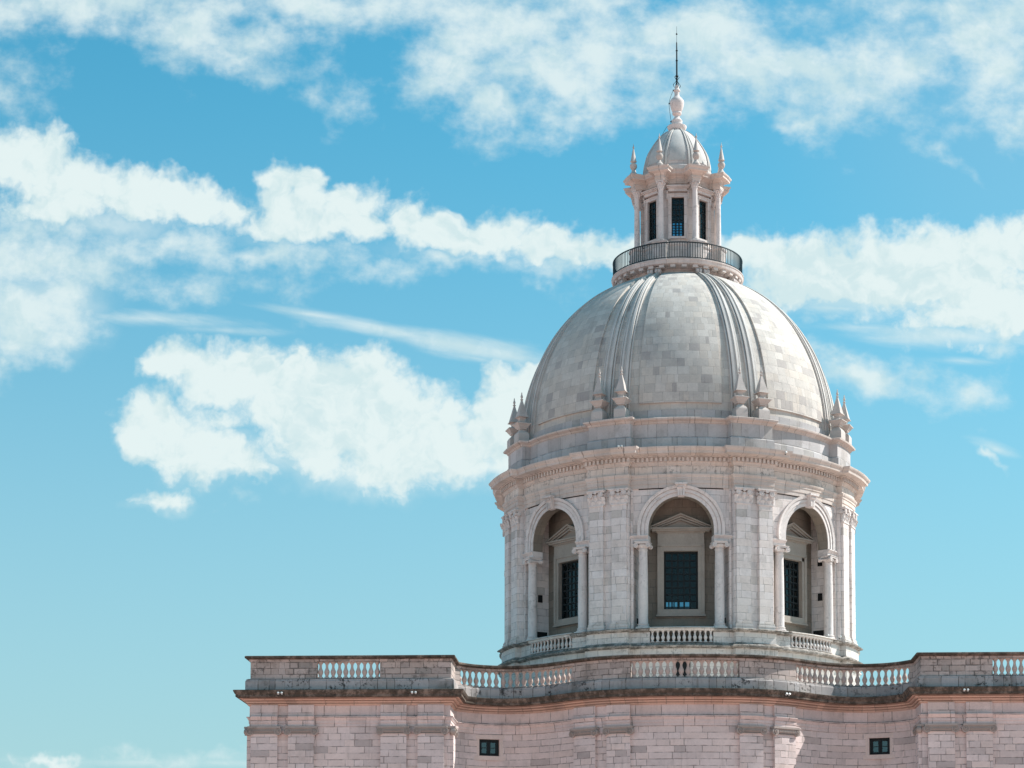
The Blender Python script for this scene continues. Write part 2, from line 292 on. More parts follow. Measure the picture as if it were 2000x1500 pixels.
M_FAC = stone('facade_stone', (.71, .59, .565), W=1.5, H=.375, joint=.019, split=.3, jdark=.62, var=.09, patch=.045, patch_col=(.42, .36, .35), stain=.2, streak=.32, spots=.1)
M_FRZ = stone('frieze_stone', (.68, .555, .53), W=1.5, H=.63, joint=.019, split=.3, jdark=.65, var=.09, stain=.22, streak=.3)
M_MLD = stone('cornice_stone', (.58, .385, .31), W=1.7, H=3.0, joint=.016, split=.3, jdark=.55, var=.12, stain=.3, streak=.25)  # orange base: warm bounced light put into the colour, plus some ochre
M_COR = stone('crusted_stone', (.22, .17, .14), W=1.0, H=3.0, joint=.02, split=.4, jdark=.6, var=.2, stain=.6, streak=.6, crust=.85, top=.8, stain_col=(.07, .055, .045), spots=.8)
M_PAR = stone('parapet_stone', (.50, .41, .375), W=1.0, H=.34, joint=.024, split=.4, jdark=.75, var=.16, patch=.05, stain=.5, streak=.5, top=.6, spots=.6)
M_PBS = stone('parapet_base_stone', (.42, .38, .37), W=1.0, H=3.0, joint=.022, split=.4, jdark=.75, var=.16, stain=.5, streak=.6, crust=.0, top=.7, spots=.95)
M_BAL = stone('baluster_stone', (.55, .43, .385), blocks=False, stain=.35, streak=.0, top=.3)
M_DRM = stone('drum_stone', (.74, .665, .64), W=1.2, H=.46, joint=.015, split=.3, jdark=.45, var=.08, patch=.04, patch_col=(.50, .46, .43), stain=.28, streak=.34, spots=.12)
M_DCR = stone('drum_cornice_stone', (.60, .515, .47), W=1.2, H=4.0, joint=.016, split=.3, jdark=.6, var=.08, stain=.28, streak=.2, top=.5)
M_DPL = stone('drum_plinth_stone', (.70, .635, .60), W=1.2, H=.42, joint=.016, split=.35, jdark=.45, var=.08, stain=.25, streak=.35, top=.5, spots=.4)
M_DBK = stone('drum_grimy_stone', (.52, .46, .42), W=1.2, H=3.0, joint=.016, split=.3, jdark=.5, var=.12, stain=.5, streak=.4, crust=.65, top=.6, spots=.8)
M_NIC = stone('loggia_stone', (.25, .215, .18), W=1.1, H=.5, joint=.016, split=.3, jdark=.5, var=.1, stain=.3, streak=.35, top=0)  # darkened base: the shade inside the niches is part of this colour
M_ATT = stone('attic_stone', (.50, .465, .46), W=1.0, H=.85, joint=.016, split=.3, jdark=.5, var=.12, patch=.1, patch_col=(.42, .39, .37), stain=.4, streak=.35)
M_DOM = stone('dome_stone', (.565, .515, .47), W=.72, H=.54, joint=.011, split=.25, jdark=.30, var=.10, patch=.07, patch_col=(.38, .345, .33), stain=.34, streak=.22, top=0, stain_col=(.27, .25, .26))
M_RIB = stone('dome_rib_stone', (.57, .535, .505), blocks=False, stain=.2, streak=0, top=0)
M_SMO = stone('carved_stone', (.72, .645, .615), blocks=False, stain=.32, streak=.12, top=.35, spots=.3)
M_LAN = stone('lantern_stone', (.62, .555, .53), W=.9, H=.6, joint=.012, split=.3, jdark=.45, var=.07, stain=.25, streak=.25, top=.4)
M_PIN = stone('pinnacle_stone', (.54, .48, .445), blocks=False, stain=.35, streak=0, top=.3, stain_col=(.25, .22, .20))
M_DFR = stone('drum_frieze_stone', (.70, .61, .555), W=1.0, H=.6, joint=.016, split=.3, jdark=.55, var=.08, stain=.4, streak=.6, top=0, stain_col=(.20, .16, .125), spots=.5)
M_CAP = stone('grey_capital_stone', (.40, .335, .305), blocks=False, stain=.5, streak=0, top=.4)
M_SUR = stone('smooth_dressed_stone', (.70, .57, .52), blocks=False, stain=.15, streak=0, top=.4)
M_TER = stone('terrace_stone', (.68, .62, .56), W=1.0, H=1.0, joint=.02, top=.0, stain=.15)
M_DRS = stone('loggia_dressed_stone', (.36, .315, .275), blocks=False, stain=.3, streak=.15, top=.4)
M_VLT = stone('shaded_vault_stone', (.20, .17, .145), W=1.1, H=.5, joint=.016, split=.3, jdark=.4, var=.1, stain=.3, streak=.0, top=0)  # base colour lowered to paint in the shade of the niche vaults
M_INT = plain('interior_plaster', (.20, .18, .16), .9)
M_IRN = plain('dark_painted_iron', (.012, .020, .024), .45, 0.0, .3)
M_WFR = plain('dark_window_frame', (.006, .011, .013), .7, 0.0, .05)
M_DOOR = plain('black_door', (.006, .006, .007), .7)
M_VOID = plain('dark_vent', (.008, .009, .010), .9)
M_LAMP = plain('white_lamp_housing', (.62, .62, .60), .35, 0.0, .05)
M_GLS2 = glass_mat('sky_reflecting_glass', (.25, .32, .36), 4.0)
M_GLS = glass_mat('dark_window_glass', (.36, .54, .63), 1.0)
M_GRD = stone('street_paving', (.59, .385, .335), W=.6, H=.6, joint=.02, top=0, stain=.2, streak=0)

# ------------------------------------------------------------------ mesh tools
class MB:
    def __init__(s): s.v = []; s.f = []; s.uv = []
    def add(s, p): s.v.append(tuple(p)); return len(s.v) - 1
    def face(s, idx, uv=None): s.f.append(tuple(idx)); s.uv.append(uv)
    def grid(s, P, UV=None, close_u=False, flip=False):
        n = len(P); m = len(P[0]); I = [[s.add(p) for p in row] for row in P]
        for i in range(n if close_u else n - 1):
            i2 = (i + 1) % n
            for j in range(m - 1):
                q = [I[i][j], I[i2][j], I[i2][j+1], I[i][j+1]]
                w = None
                if UV:
                    w = [UV[i][j], UV[i + 1][j], UV[i + 1][j+1], UV[i][j+1]]
                if flip: q.reverse(); w = w[::-1] if w else None
                s.face(q, w)
        return I
    def box(s, c, h, M=None):
        x, y, z = c; a, b, d = h
        P = [(x+i*a, y+j*b, z+k*d) for k in (-1, 1) for j in (-1, 1) for i in (-1, 1)]
        s.hexa(P, M)
    def hexa(s, P, M=None):
        """eight corners: bottom (-x-y, +x-y, -x+y, +x+y) then top"""
        if M is not None: P = [M @ Vector(p) for p in P]
        i = [s.add(p) for p in P]
        for q in ((0, 2, 3, 1), (4, 5, 7, 6), (0, 1, 5, 4), (2, 6, 7, 3), (0, 4, 6, 2), (1, 3, 7, 5)): s.face([i[k] for k in q])
    def lathe(s, prof, c=(0, 0), seg=24, M=None, smooth=True, square=False, cap=True):
        rows = []
        n = 4 if square else seg
        for k in range(n):
            a = 2 * pi * k / n + (pi / 4 if square else 0)
            f = sqrt(2) if square else 1
            rows.append([(c[0] + r * f * cos(a), c[1] + r * f * sin(a), z) for r, z in prof])
        if M is not None: rows = [[M @ Vector(p) for p in r] for r in rows]
        UV = [[(2 * pi * k / n * max(prof, key=lambda q: q[0])[0], z) for r, z in prof] for k in range(n + 1)]
        I = s.grid(rows, UV, close_u=True)
        if cap:
            s.face([I[k][-1] for k in range(n)]); s.face([I[k][0] for k in range(n)][::-1])
    def disc(s, c, r, depth, axis, seg=14):
        """short solid cylinder centred at c along axis"""
        ax = Vector(axis).normalized(); q = Vector((0, 0, 1)).rotation_difference(ax).to_matrix().to_4x4()
        M = Matrix.Translation(c) @ q
        s.lathe([(r * .55, -depth / 2), (r, -depth / 2), (r, depth / 2), (r * .72, depth / 2), (r * .70, depth * .36), (r * .4, depth * .36), (r * .38, depth * .55), (.001, depth * .6)], seg=seg, M=M)
    def build(s, name, mat, parent=None, smooth=35, M=None):
        me = bpy.data.meshes.new(name); me.from_pydata(s.v, [], s.f); me.update()
        uvl = me.uv_layers.new(name='UVMap')
        for p, w in zip(me.polygons, s.uv):
            if w is None:
                n = p.normal
                if abs(n.z) > .75: w = [(s.v[k][0], s.v[k][1]) for k in p.vertices]
                else:
                    tx, ty = -n.y, n.x; L = hypot(tx, ty) or 1
                    w = [((s.v[k][0] * tx + s.v[k][1] * ty) / L, s.v[k][2]) for k in p.vertices]
            for li, c in zip(p.loop_indices, w): uvl.data[li].uv = c
        if smooth:
            me.polygons.foreach_set('use_smooth', [True] * len(me.polygons)); me.set_sharp_from_angle(angle=radians(smooth))
        me.materials.append(mat)
        o = bpy.data.objects.new(name, me); COL.objects.link(o)
        if parent is not None: o.parent = parent
        if M is not None: o.matrix_basis = M
        return o

def clone(o, parent, M=None):
    c = o.copy(); COL.objects.link(c); c.parent = parent; c.matrix_parent_inverse = o.matrix_parent_inverse
    if M is not None: c.matrix_basis = M
    return c
def empty(name, loc=(0, 0, 0), parent=None):
    e = bpy.data.objects.new(name, None); e.empty_display_size = .5; COL.objects.link(e); e.location = loc
    if parent is not None: e.parent = parent
    return e
def tag(o, label, cat, group=None, kind=None):
    o['label'] = label; o['category'] = cat
    if group: o['group'] = group
    if kind: o['kind'] = kind
def pol(R, az, z=0.0):
    t = radians(az); return (R * sin(t), -R * cos(t), z)
def frame(R, az, z=0.0):
    """local axes on the drum: x to the right seen from outside, -y outwards, z up"""
    return Matrix.Translation(pol(R, az, z)) @ Matrix.Rotation(radians(az), 4, 'Z')

def offset_path(path, offs, closed):
    n = len(path); N = []
    def seg(i, j):
        dx, dy = path[j][0] - path[i][0], path[j][1] - path[i][1]; L = hypot(dx, dy) or 1
        return (dy / L, -dx / L)
    for i in range(n):
        a = seg(i - 1, i) if (i > 0 or closed) else None
        b = seg(i, (i + 1) % n) if (i < n - 1 or closed) else None
        a = a or b; b = b or a
        d = max(.25, 1 + a[0] * b[0] + a[1] * b[1])
        N.append(((a[0] + b[0]) / d, (a[1] + b[1]) / d))
    return [[(p[0] + k[0] * o, p[1] + k[1] * o) for o in offs] for p, k in zip(path, N)]
def sweep(mb, path, prof, closed=False, u0=0.0, cap=True, back=None):
    """sweep a moulding profile [(outward offset, z)] from bottom to top along a plan path (outward = right of travel)"""
    if back is not None: prof = [(back, prof[0][1])] + list(prof) + [(back, prof[-1][1])]
    O = offset_path(path, [o for o, z in prof], closed)
    P = [[(q[0], q[1], z) for q, (o, z) in zip(row, prof)] for row in O]
    U = [u0]
    pts = list(path) + ([path[0]] if closed else [])
    for a, b in zip(pts, pts[1:]): U.append(U[-1] + hypot(b[0] - a[0], b[1] - a[1]))
    V = [prof[0][1]]
    for a, b in zip(prof, prof[1:]): V.append(V[-1] + hypot(b[0] - a[0], b[1] - a[1]))
    vert = all(abs(a[0] - b[0]) < 1e-6 for a, b in zip(prof, prof[1:]))
    if vert: V = [z for o, z in prof]
    UV = [[(u, v) for v in V] for u in U]
    I = mb.grid(P, UV, close_u=closed)
    if cap and not closed and len(prof) > 2:
        mb.face(I[0]); mb.face(I[-1][::-1])
    return I

# plan path of a round storey with eight projecting piers
def round_path(Rb, Rr, hw, a0=0.0, a1=360.0, step=2.0):
    """counter-clockwise from a0 to a1; piers of half width hw (m) centred at 22.5 + 45k"""
    pts = []
    wb, wr = degrees(asin(hw / Rb)), degrees(asin(hw / Rr))
    k0 = int(floor((a0 - 22.5) / 45)) - 1
    ev = []
    for k in range(k0, k0 + 12):
        c = 22.5 + 45 * k
        ev.append((c - wb, c + wb, c - wr, c + wr))
    a = a0
    def arc(R, x, y):
        n = max(1, int(ceil((y - x) / step)))
        return [pol(R, x + (y - x) * i / n)[:2] for i in range(n + 1)]
    for (b0, b1, r0, r1) in ev:
        if b1 <= a0 or b0 >= a1: continue
        if b0 > a: pts += arc(Rb, a, b0)
        pts += arc(Rr, r0, r1)
        a = b1
    if a < a1: pts += arc(Rb, a, a1)
    out = []
    for p in pts:
        if not out or hypot(p[0] - out[-1][0], p[1] - out[-1][1]) > 1e-4: out.append(p)
    if a1 - a0 >= 359.99 and hypot(out[0][0] - out[-1][0], out[0][1] - out[-1][1]) < 1e-3: out.pop()
    return out
def arc_path(R, a0, a1, step=1.5):
    n = max(1, int(ceil((a1 - a0) / step)))
    return [pol(R, a0 + (a1 - a0) * i / n)[:2] for i in range(n + 1)]

# ------------------------------------------------------------------ ground
GZ = -1.7
g = MB(); g.face([g.add(p) for p in ((-3000, -3000, GZ), (3000, -3000, GZ), (3000, 3000, GZ), (-3000, 3000, GZ))])
go = g.build('ground', M_GRD, smooth=0); go['kind'] = 'structure'

# ------------------------------------------------------------------ the church (one building, everything below is a part of it)
ROOT = empty('church', (0, 0, GZ))
tag(ROOT, 'pale stone domed church with curved balustraded front, arcaded drum and tall lantern', 'church')
RINV = Matrix.Translation((0, 0, -GZ))
def fix(o):
    if o.parent is ROOT: o.matrix_parent_inverse = RINV
    return o
def part(mb, name, mat, parent=None, smooth=35, M=None):
    return fix(mb.build(name, mat, parent or ROOT, smooth, M))
class Kit:
    """a part with its sub-parts: the first call moves the original, the next ones copy it"""
    def __init__(s, o): s.o = o; s.used = False
    def at(s, M):
        if not s.used:
            s.used = True; s.o.matrix_basis = M; return s.o
        c = clone(s.o, ROOT, M)
        for ch in s.o.children: clone(ch, c)
        return c
def kit(name, main, mat, subs=(), smooth=35):
    o = part(main, name, mat, None, smooth)
    for (n, mb, m) in subs: mb.build(n, m, o, smooth)
    return Kit(o)

BAYS = [45 * k for k in range(8)]
FRONT = (0, -45, 45, -90, 90)

# ---- drum: plinth -------------------------------------------------
PB, PR, PW = 11.72, 12.10, 1.36
def bay_or_pier(gap):     # plan pieces of the plinth between the balustrade openings (gap: half angle of the opening)
    return [round_path(PB, PR, PW, c + gap, c + 45 - gap) for c in BAYS]
m = MB(); P = round_path(PB, PR, PW)
sweep(m, P, [(.42, 16.55), (.42, 17.1), (.34, 17.2), (.05, 17.35), (.05, 19.20), (.10, 19.28), (.16, 19.34), (.16, 19.40), (.08, 19.44), (.08, 19.84)], closed=True)
part(m, 'drum_plinth', M_DPL)
m = MB(); sweep(m, P, [(.08, 19.82), (.20, 19.86), (.36, 19.90), (.38, 19.98), (.28, 20.02), (.14, 20.10), (.06, 20.17), (0, 20.21), (-.5, 20.21)], closed=True)
part(m, 'plinth_moulding', M_DBK)
GAP = 9.6
for i, pth in enumerate(bay_or_pier(GAP)):
    m = MB(); sweep(m, pth, [(0, 20.21), (0, 20.86)], back=-.45)
    d = part(m, 'balustrade_pier', M_DPL)
    m = MB(); sweep(m, pth, [(.04, 20.86), (.10, 20.90), (.24, 20.95), (.26, 21.02), (.20, 21.06), (-.5, 21.06)], back=-.5)
    m.build('pier_cap', M_DBK, d)
# floor of the loggia
m = MB(); A = arc_path(12.0, 0, 360, 4)[:-1]; B = arc_path(8.9, 0, 360, 4)[:-1]
m.grid([[(*a, 21.075), (*b, 21.075)] for a, b in zip(A, B)], close_u=True, flip=True)
part(m, 'loggia_floor', M_TER)

def baluster_mesh(h, r):
    pr = [(1.0, 0), (1.0, .085), (.62, .10), (.55, .17), (.70, .22), (.98, .34), (1.02, .42), (.86, .50), (.58, .60), (.47, .70), (.47, .80), (.62, .86), (.62, .89), (.92, .92), (.92, 1.0)]
    m = MB(); m.lathe([(a * r, b * h) for a, b in pr], seg=12); return m
# drum balustrades with their balusters
db = baluster_mesh(.72, .115).build('baluster', M_SMO, None, 40); drum_bal_me = db.data; bpy.data.objects.remove(db)
def add_balusters(parent, me, mats):
    for M in mats:
        o = bpy.data.objects.new('baluster', me); COL.objects.link(o); o.parent = parent; o.matrix_basis = M
for c in BAYS:
    pth = arc_path(PB + .02, c - GAP, c + GAP, 1.2)
    m = MB(); sweep(m, pth, [(.10, 20.93), (.16, 21.0), (.16, 21.14), (.10, 21.17)], back=-.24)
    sweep(m, pth, [(.06, 20.205), (.06, 20.235)], back=-.3)
    b = part(m, 'balustrade', M_DPL)
    if c in (0, 45, 315):
        add_balusters(b, drum_bal_me, [frame(PB - .05, c - GAP + (i + .5) * 2 * GAP / 12, 20.225) for i in range(12)])

# ---- drum: piers, arches and niches ---------------------------------
RW, RP, PWW = 11.45, 11.76, 1.32       # bay wall, pier wall, pier half width
RBK = 9.80
Z0, ZI, ZS, ZT = 21.07, 26.54, 26.93, 29.97
th_p = degrees(asin(PWW / RW))         # pier half angle at the bay wall
B1 = 22.5 - th_p                       # bay runs to +-B1
AR, AO, JB = 2.05, 2.69, 2.98          # arch radius, archivolt outer radius, jamb half width (m along the wall)
SP = ZS + .38                          # springing (stilted)
def d2(s, R=RW): return degrees(s / R)
for k in range(8):                     # solid piers
    c = 22.5 + 45 * k
    m = MB()
    pth = [pol(RW - .75, c - 45 + 22.5 + d2(JB))[:2] for _ in ()]
    a0, a1 = c - 22.5 + d2(JB), c + 22.5 - d2(JB)
    pth = [pol(9.72, a0)[:2], pol(RW, a0)[:2]] + round_path(RW, RP, PWW, a0, a1)[1:-1] + [pol(RW, a1)[:2], pol(9.72, a1)[:2]]
    sweep(m, pth, [(0, Z0), (0, ZT)])
    part(m, 'drum_pier', M_DRM)
    # slender strip beside each bay
    for s in (-1, 1):
        q = sorted((c + s * (22.5 - d2(JB) - .05), c + s * (th_p + .25)))
        m = MB(); sweep(m, arc_path(RW, q[0], q[1], 1), [(.09, Z0), (.09, Z0 + .3), (.05, Z0 + .34), (.05, ZT - .45), (.09, ZT - .4), (.09, ZT - .02)], back=-.05)
        part(m, 'jamb_strip', M_DRM)

def arch_z(s, r): return SP + sqrt(max(0, r * r - s * s))
NARC = 28
for c in BAYS:
    # wall above the impost with the round-headed opening cut out of it
    m = MB()
    S = [-JB - .02] + [-(AR + .3)] + [-AR * cos(pi * i / NARC) for i in range(NARC + 1)] + [AR + .3] + [JB + .02]
    rows, UV = [], []
    for s in S:
        zl = arch_z(s, AR) if abs(s) <= AR + 1e-6 else ZS
        a = c + d2(s)
        rows.append([pol(RW, a, zl), pol(RW, a, max(zl + .02, 29.4)), pol(RW, a, ZT)]); UV.append([(s + c, zl), (s + c, 29.4), (s + c, ZT)])
    # the two vertical steps from springing to impost
    for (idx, sgn) in ((2, -1), (NARC + 2, 1)):
        pass
    m.grid(rows, UV)
    for sgn in (-1, 1):
        a, b = c + d2(sgn * AR), c + d2(sgn * (AR + .3))
        q = [pol(RW, a, ZS), pol(RW, b, ZS), pol(RW, a, SP)]
        i = [m.add(p) for p in q]; m.face(i if sgn > 0 else i[::-1])
    part(m, 'arch_wall', M_DRM)
    # soffit of the arch
    m = MB(); rows = []
    pts = [(-AR, ZS)] + [(-AR * cos(pi * i / NARC), arch_z(-AR * cos(pi * i / NARC), AR)) for i in range(NARC + 1)] + [(AR, ZS)]
    for s, z in pts: rows.append([pol(RW, c + d2(s), z), pol(RW - .72, c + d2(s), z)])
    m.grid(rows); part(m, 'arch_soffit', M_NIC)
    m = MB(); rows = []     # rear face of the arch wall
    for s in S:
        zl = arch_z(s, AR) if abs(s) <= AR + 1e-6 else ZS
        rows.append([pol(RW - .72, c + d2(s), zl), pol(RW - .72, c + d2(s), ZT)])
    m.grid(rows, flip=True); part(m, 'arch_wall_rear', M_VLT)
    # archivolt: three raised bands
    m = MB()
    for (ra, rb, o0, o1) in ((AR - .02, AR + .19, .05, .05), (AR + .19, AR + .23, .02, .02), (AR + .23, AR + .42, .10, .10), (AR + .42, AR + .46, .05, .05), (AR + .46, AR + .64, .15, .20)):
        rows = []
        for i in range(-1, NARC + 2):
            if i < 0: ca, sa, base = -1, 0, ZS
            elif i > NARC: ca, sa, base = 1, 0, ZS
            else: ca, sa, base = -cos(pi * i / NARC), sin(pi * i / NARC), SP
            pi_, po = (ca * ra, base + sa * ra), (ca * rb, base + sa * rb)
            rows.append([pol(RW, c + d2(pi_[0]), pi_[1]), pol(RW + o0, c + d2(pi_[0]), pi_[1]), pol(RW + o1, c + d2(po[0]), po[1]), pol(RW, c + d2(po[0]), po[1])])
        m.grid(rows, flip=True)
    av = part(m, 'archivolt', M_SMO, smooth=30)
    k = MB(); zc = arch_z(0, AR)
    k.hexa([(-.20, -.22, zc - .08), (.20, -.22, zc - .08), (-.20, .1, zc - .08), (.20, .1, zc - .08), (-.30, -.42, zc + .62), (.30, -.42, zc + .62), (-.30, .1, zc + .62), (.30, .1, zc + .62)])
    k.box((0, -.22, zc + .68), (.38, .30, .06))
    for sx in (-1, 0, 1): k.disc((sx * .13, -.40, zc + .50), .07, .10, (0, -1, 0), 10); k.box((sx * .14, -.31, zc + .2), (.045, .05, .26))
    k.build('keystone', M_SMO, av, 30, frame(RW, c))
    # impost blocks
    for sgn in (-1, 1):
        a = sorted((c + d2(sgn * (AR - .02)), c + d2(sgn * (JB + .22))))
        m = MB(); sweep(m, arc_path(RW - .3, a[0], a[1], 1), [(.30, ZI), (.30, ZI + .2), (.34, ZI + .23), (.38, ZI + .30), (.46, ZI + .36), (.46, ZS + .02)], back=-.42)
        part(m, 'impost_block', M_SMO)
    # rear wall of the niche, with the window opening
    m = MB(); W2 = 1.06; aw = degrees(W2 / RBK)
    up = .42 if c in (135, 180, 225) else 0      # unseen far windows raised so sky shows through the front lower panes
    for (a0, a1, za, zb) in ((c - 15.3, c - aw, Z0, ZT), (c + aw, c + 15.3, Z0, ZT), (c - aw, c + aw, Z0, 22.54 + up), (c - aw, c + aw, 26.22 + up, ZT)):
        sweep(m, arc_path(RBK, a0, a1, 1.6), [(0, za), (0, zb)], u0=radians(a0) * RBK)
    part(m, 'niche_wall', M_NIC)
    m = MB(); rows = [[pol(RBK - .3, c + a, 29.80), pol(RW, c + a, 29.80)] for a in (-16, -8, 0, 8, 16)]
    m.grid(rows); part(m, 'niche_ceiling', M_VLT)
    if c in (0, 45, 315):
        for sg in (-1, 1):                       # low doorway and small square vents in the cheek of the niche
            aa = c + sg * (d2(JB) - .02)
            for (r, z, hr, hz, nm, mt) in ((10.32, 21.50, .40, .44, 'doorway', M_DOOR), (10.42, 24.10, .16, .24, 'vent', M_VOID), (10.42, 26.35, .16, .24, 'vent', M_VOID)):
                if nm == 'vent' and (sg < 0) != (c == 315): continue
                if nm == 'vent' and c == 0: continue
                if nm == 'vent' and c == 315 and z > 25: continue
                mm = MB(); mm.box((0, 0, 0), (.03, hr, hz)); part(mm, nm, mt, M=frame(r, aa, z))

# window of the niche: stone surround, iron grid, glass
m = MB()
for s in (-1, 1): m.box((s * 1.27, .10, 24.40), (.21, .24, 2.04))
m.box((0, .10, 26.44), (1.48, .24, .22)); m.box((0, .10, 22.35), (1.48, .25, .20)); m.box((0, .02, 22.16), (1.55, .22, .045))
for s in (-1, 1): m.box((s * 1.36, -.16, 24.43), (.10, .03, 2.10))
m.box((0, -.16, 26.575), (1.46, .03, .085))
fr = MB()
def grid_frame(fr, w, z0, z1, nx, nz, y, bar, edge, dep):
    for s in (-1, 1): fr.box((s * (w - edge / 2), y, (z0 + z1) / 2), (edge / 2, dep, (z1 - z0) / 2))
    fr.box((0, y, z0 + edge / 2), (w - edge, dep, edge / 2)); fr.box((0, y, z1 - edge / 2), (w - edge, dep, edge / 2))
    for i in range(1, nx): fr.box((-w + edge + (2 * w - 2 * edge) * i / nx, y, (z0 + z1) / 2), (bar / 2, dep * .8, (z1 - z0) / 2 - edge))
    for i in range(1, nz): fr.box((0, y, z0 + edge + (z1 - z0 - 2 * edge) * i / nz), (w - edge, dep * .7, bar / 2))
grid_frame(fr, 1.06, 22.54, 26.22, 5, 8, .20, .085, .13, .04)
gl = MB(); gl.face([gl.add(p) for p in ((-1.0, .21, 22.6), (1.0, .21, 22.6), (1.0, .21, 26.2), (-1.0, .21, 26.2))])
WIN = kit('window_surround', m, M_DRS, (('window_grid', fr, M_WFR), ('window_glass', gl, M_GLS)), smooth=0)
m = MB()
m.box((0, .0, 27.02), (1.45, .16, .36)); m.box((0, -.02, 27.40), (1.52, .20, .05)); m.box((0, -.08, 27.50), (1.80, .28, .06)); m.box((0, -.12, 27.60), (1.96, .34, .05))
for s in (-1, 1):
    for (x0, x1, z0, z1, yy, t) in ((1.96, 0, 27.66, 28.56, -.40, .10), (1.72, 0, 27.66, 28.44, -.28, .12), (1.45, 0, 27.66, 28.28, -.18, .12)):
        m.hexa([(s * x0, yy, z0 - .02), (s * x1, yy, z1 - t), (s * x0, .2, z0 - .02), (s * x1, .2, z1 - t), (s * x0, yy, z0 + .06), (s * x1, yy, z1), (s * x0, .2, z0 + .06), (s * x1, .2, z1)])
i = [m.add(p) for p in ((-1.5, -.02, 27.64), (1.5, -.02, 27.64), (0, -.02, 28.3))]; m.face(i)
PED = kit('pediment', m, M_DRS, smooth=0)
for c in BAYS:
    up = .42 if c in (135, 180, 225) else 0
    WIN.at(frame(RBK + .02, c, up)); PED.at(frame(RBK + .02, c, up))

# columns of the arcade: shaft > base, capital
m = MB(); m.lathe([(.315, 21.44), (.30, 21.50), (.305, 22.8), (.295, 24.2), (.268, 25.95), (.268, 26.0), (.29, 26.03), (.29, 26.08), (.265, 26.10)], seg=28)
b = MB(); b.box((0, 0, 21.14), (.40, .40, .07)); b.lathe([(.40, 21.21), (.42, 21.25), (.40, 21.30), (.34, 21.33), (.34, 21.37), (.375, 21.40), (.36, 21.44), (.31, 21.46)], seg=28)
c_ = MB(); c_.lathe([(.265, 26.08), (.27, 26.18), (.36, 26.26), (.38, 26.34), (.33, 26.40)], seg=24)
c_.box((0, 0, 26.46), (.43, .43, .05)); c_.box((0, 0, 26.525), (.47, .47, .015))
for sx in (-1, 1):
    for sy in (-1, 1):
        c_.disc((sx * .385, sy * .36, 26.31), .145, .19, (0, sy, 0), 16)
    c_.lathe([(.10, -.36), (.075, -.1), (.075, .1), (.10, .36)], seg=12, M=Matrix.Translation((sx * .385, 0, 26.31)) @ Matrix.Rotation(pi / 2, 4, 'X'))
CLM = kit('column', m, M_SMO, (('column_base', b, M_SMO), ('column_capital', c_, M_SMO)), smooth=40)
for c in BAYS:
    for s in (-1, 1): CLM.at(frame(11.27, c + s * degrees(2.37 / 11.27)))

# pilasters in pairs on the piers: shaft > base, capital
PLW = .47; PAZ = 3.65
m = MB(); m.box((0, .08, (21.55 + 28.9) / 2), (PLW, .20, (28.9 - 21.55) / 2))
b = MB()
for (z0, z1, e) in ((21.07, 21.24, .10), (21.24, 21.32, .12), (21.32, 21.40, .07), (21.40, 21.48, .075), (21.48, 21.56, .03)): b.box((0, .08, (z0 + z1) / 2), (PLW + e, .20 + e, (z1 - z0) / 2))
cp = MB()
cp.box((0, .06, 28.90), (PLW + .045, .225, .035))
cp.hexa([(-PLW, -.12, 28.93), (PLW, -.12, 28.93), (-PLW, .28, 28.93), (PLW, .28, 28.93), (-PLW - .05, -.17, 29.62), (PLW + .05, -.17, 29.62), (-PLW - .05, .28, 29.62), (PLW + .05, .28, 29.62)])
def leaf(mb, x, y0, z0, w, h, out, M=None):
    """acanthus leaf: tongue that curls outwards at the tip"""
    rows = []
    for i in range(6):
        f = i / 5; zz = z0 + h * (f if f < .85 else .85 - (f - .85) * .5); yy = y0 - out * f ** 2.2
        ww = w * (.72 + .5 * f if f < .6 else 1.02 - (f - .6) * 1.7)
        rows.append([(x - ww, yy + .03, zz), (x - ww * .5, yy - .02, zz), (x, yy - .045, zz), (x + ww * .5, yy - .02, zz), (x + ww, yy + .03, zz)])
    if M is not None: rows = [[M @ Vector(p) for p in r] for r in rows]
    mb.grid(rows, flip=True)
for x in (-.24, .24): leaf(cp, x, -.135, 28.94, .19, .30, .11)
for x in (-.47, 0, .47): leaf(cp, x, -.145, 29.12, .17, .38, .15)
for x in (-.52, .52): leaf(cp, x, -.10, 28.94, .12, .28, .10)
for sx in (-1, 1):
    cp.disc((sx * .36, -.22, 29.58), .165, .13, (0, -1, 0), 16); cp.disc((sx * .60, -.02, 29.56), .14, .12, (sx, -.3, 0), 14)
cp.box((0, .02, 29.74), (PLW + .13, .29, .045)); cp.box((0, .0, 29.82), (PLW + .17, .33, .035))
cp.disc((0, -.30, 29.72), .11, .10, (0, -1, 0), 8); cp.box((0, -.2, 29.45), (.08, .06, .10))
PIL = kit('pilaster', m, M_DRM, (('pilaster_base', b, M_DPL), ('pilaster_capital', cp, M_SMO)), smooth=35)
for k in range(8):
    for s in (-1, 1): PIL.at(frame(RP + .05, 22.5 + 45 * k + s * PAZ))

# near-black strip along the seam between arch wall and architrave
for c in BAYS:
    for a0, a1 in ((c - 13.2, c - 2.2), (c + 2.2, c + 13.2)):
        m = MB(); sweep(m, arc_path(RW, a0, a1, 1.5), [(.015, 29.80), (.015, 29.87)], back=-.02); part(m, 'dark_seam_strip', M_VOID)

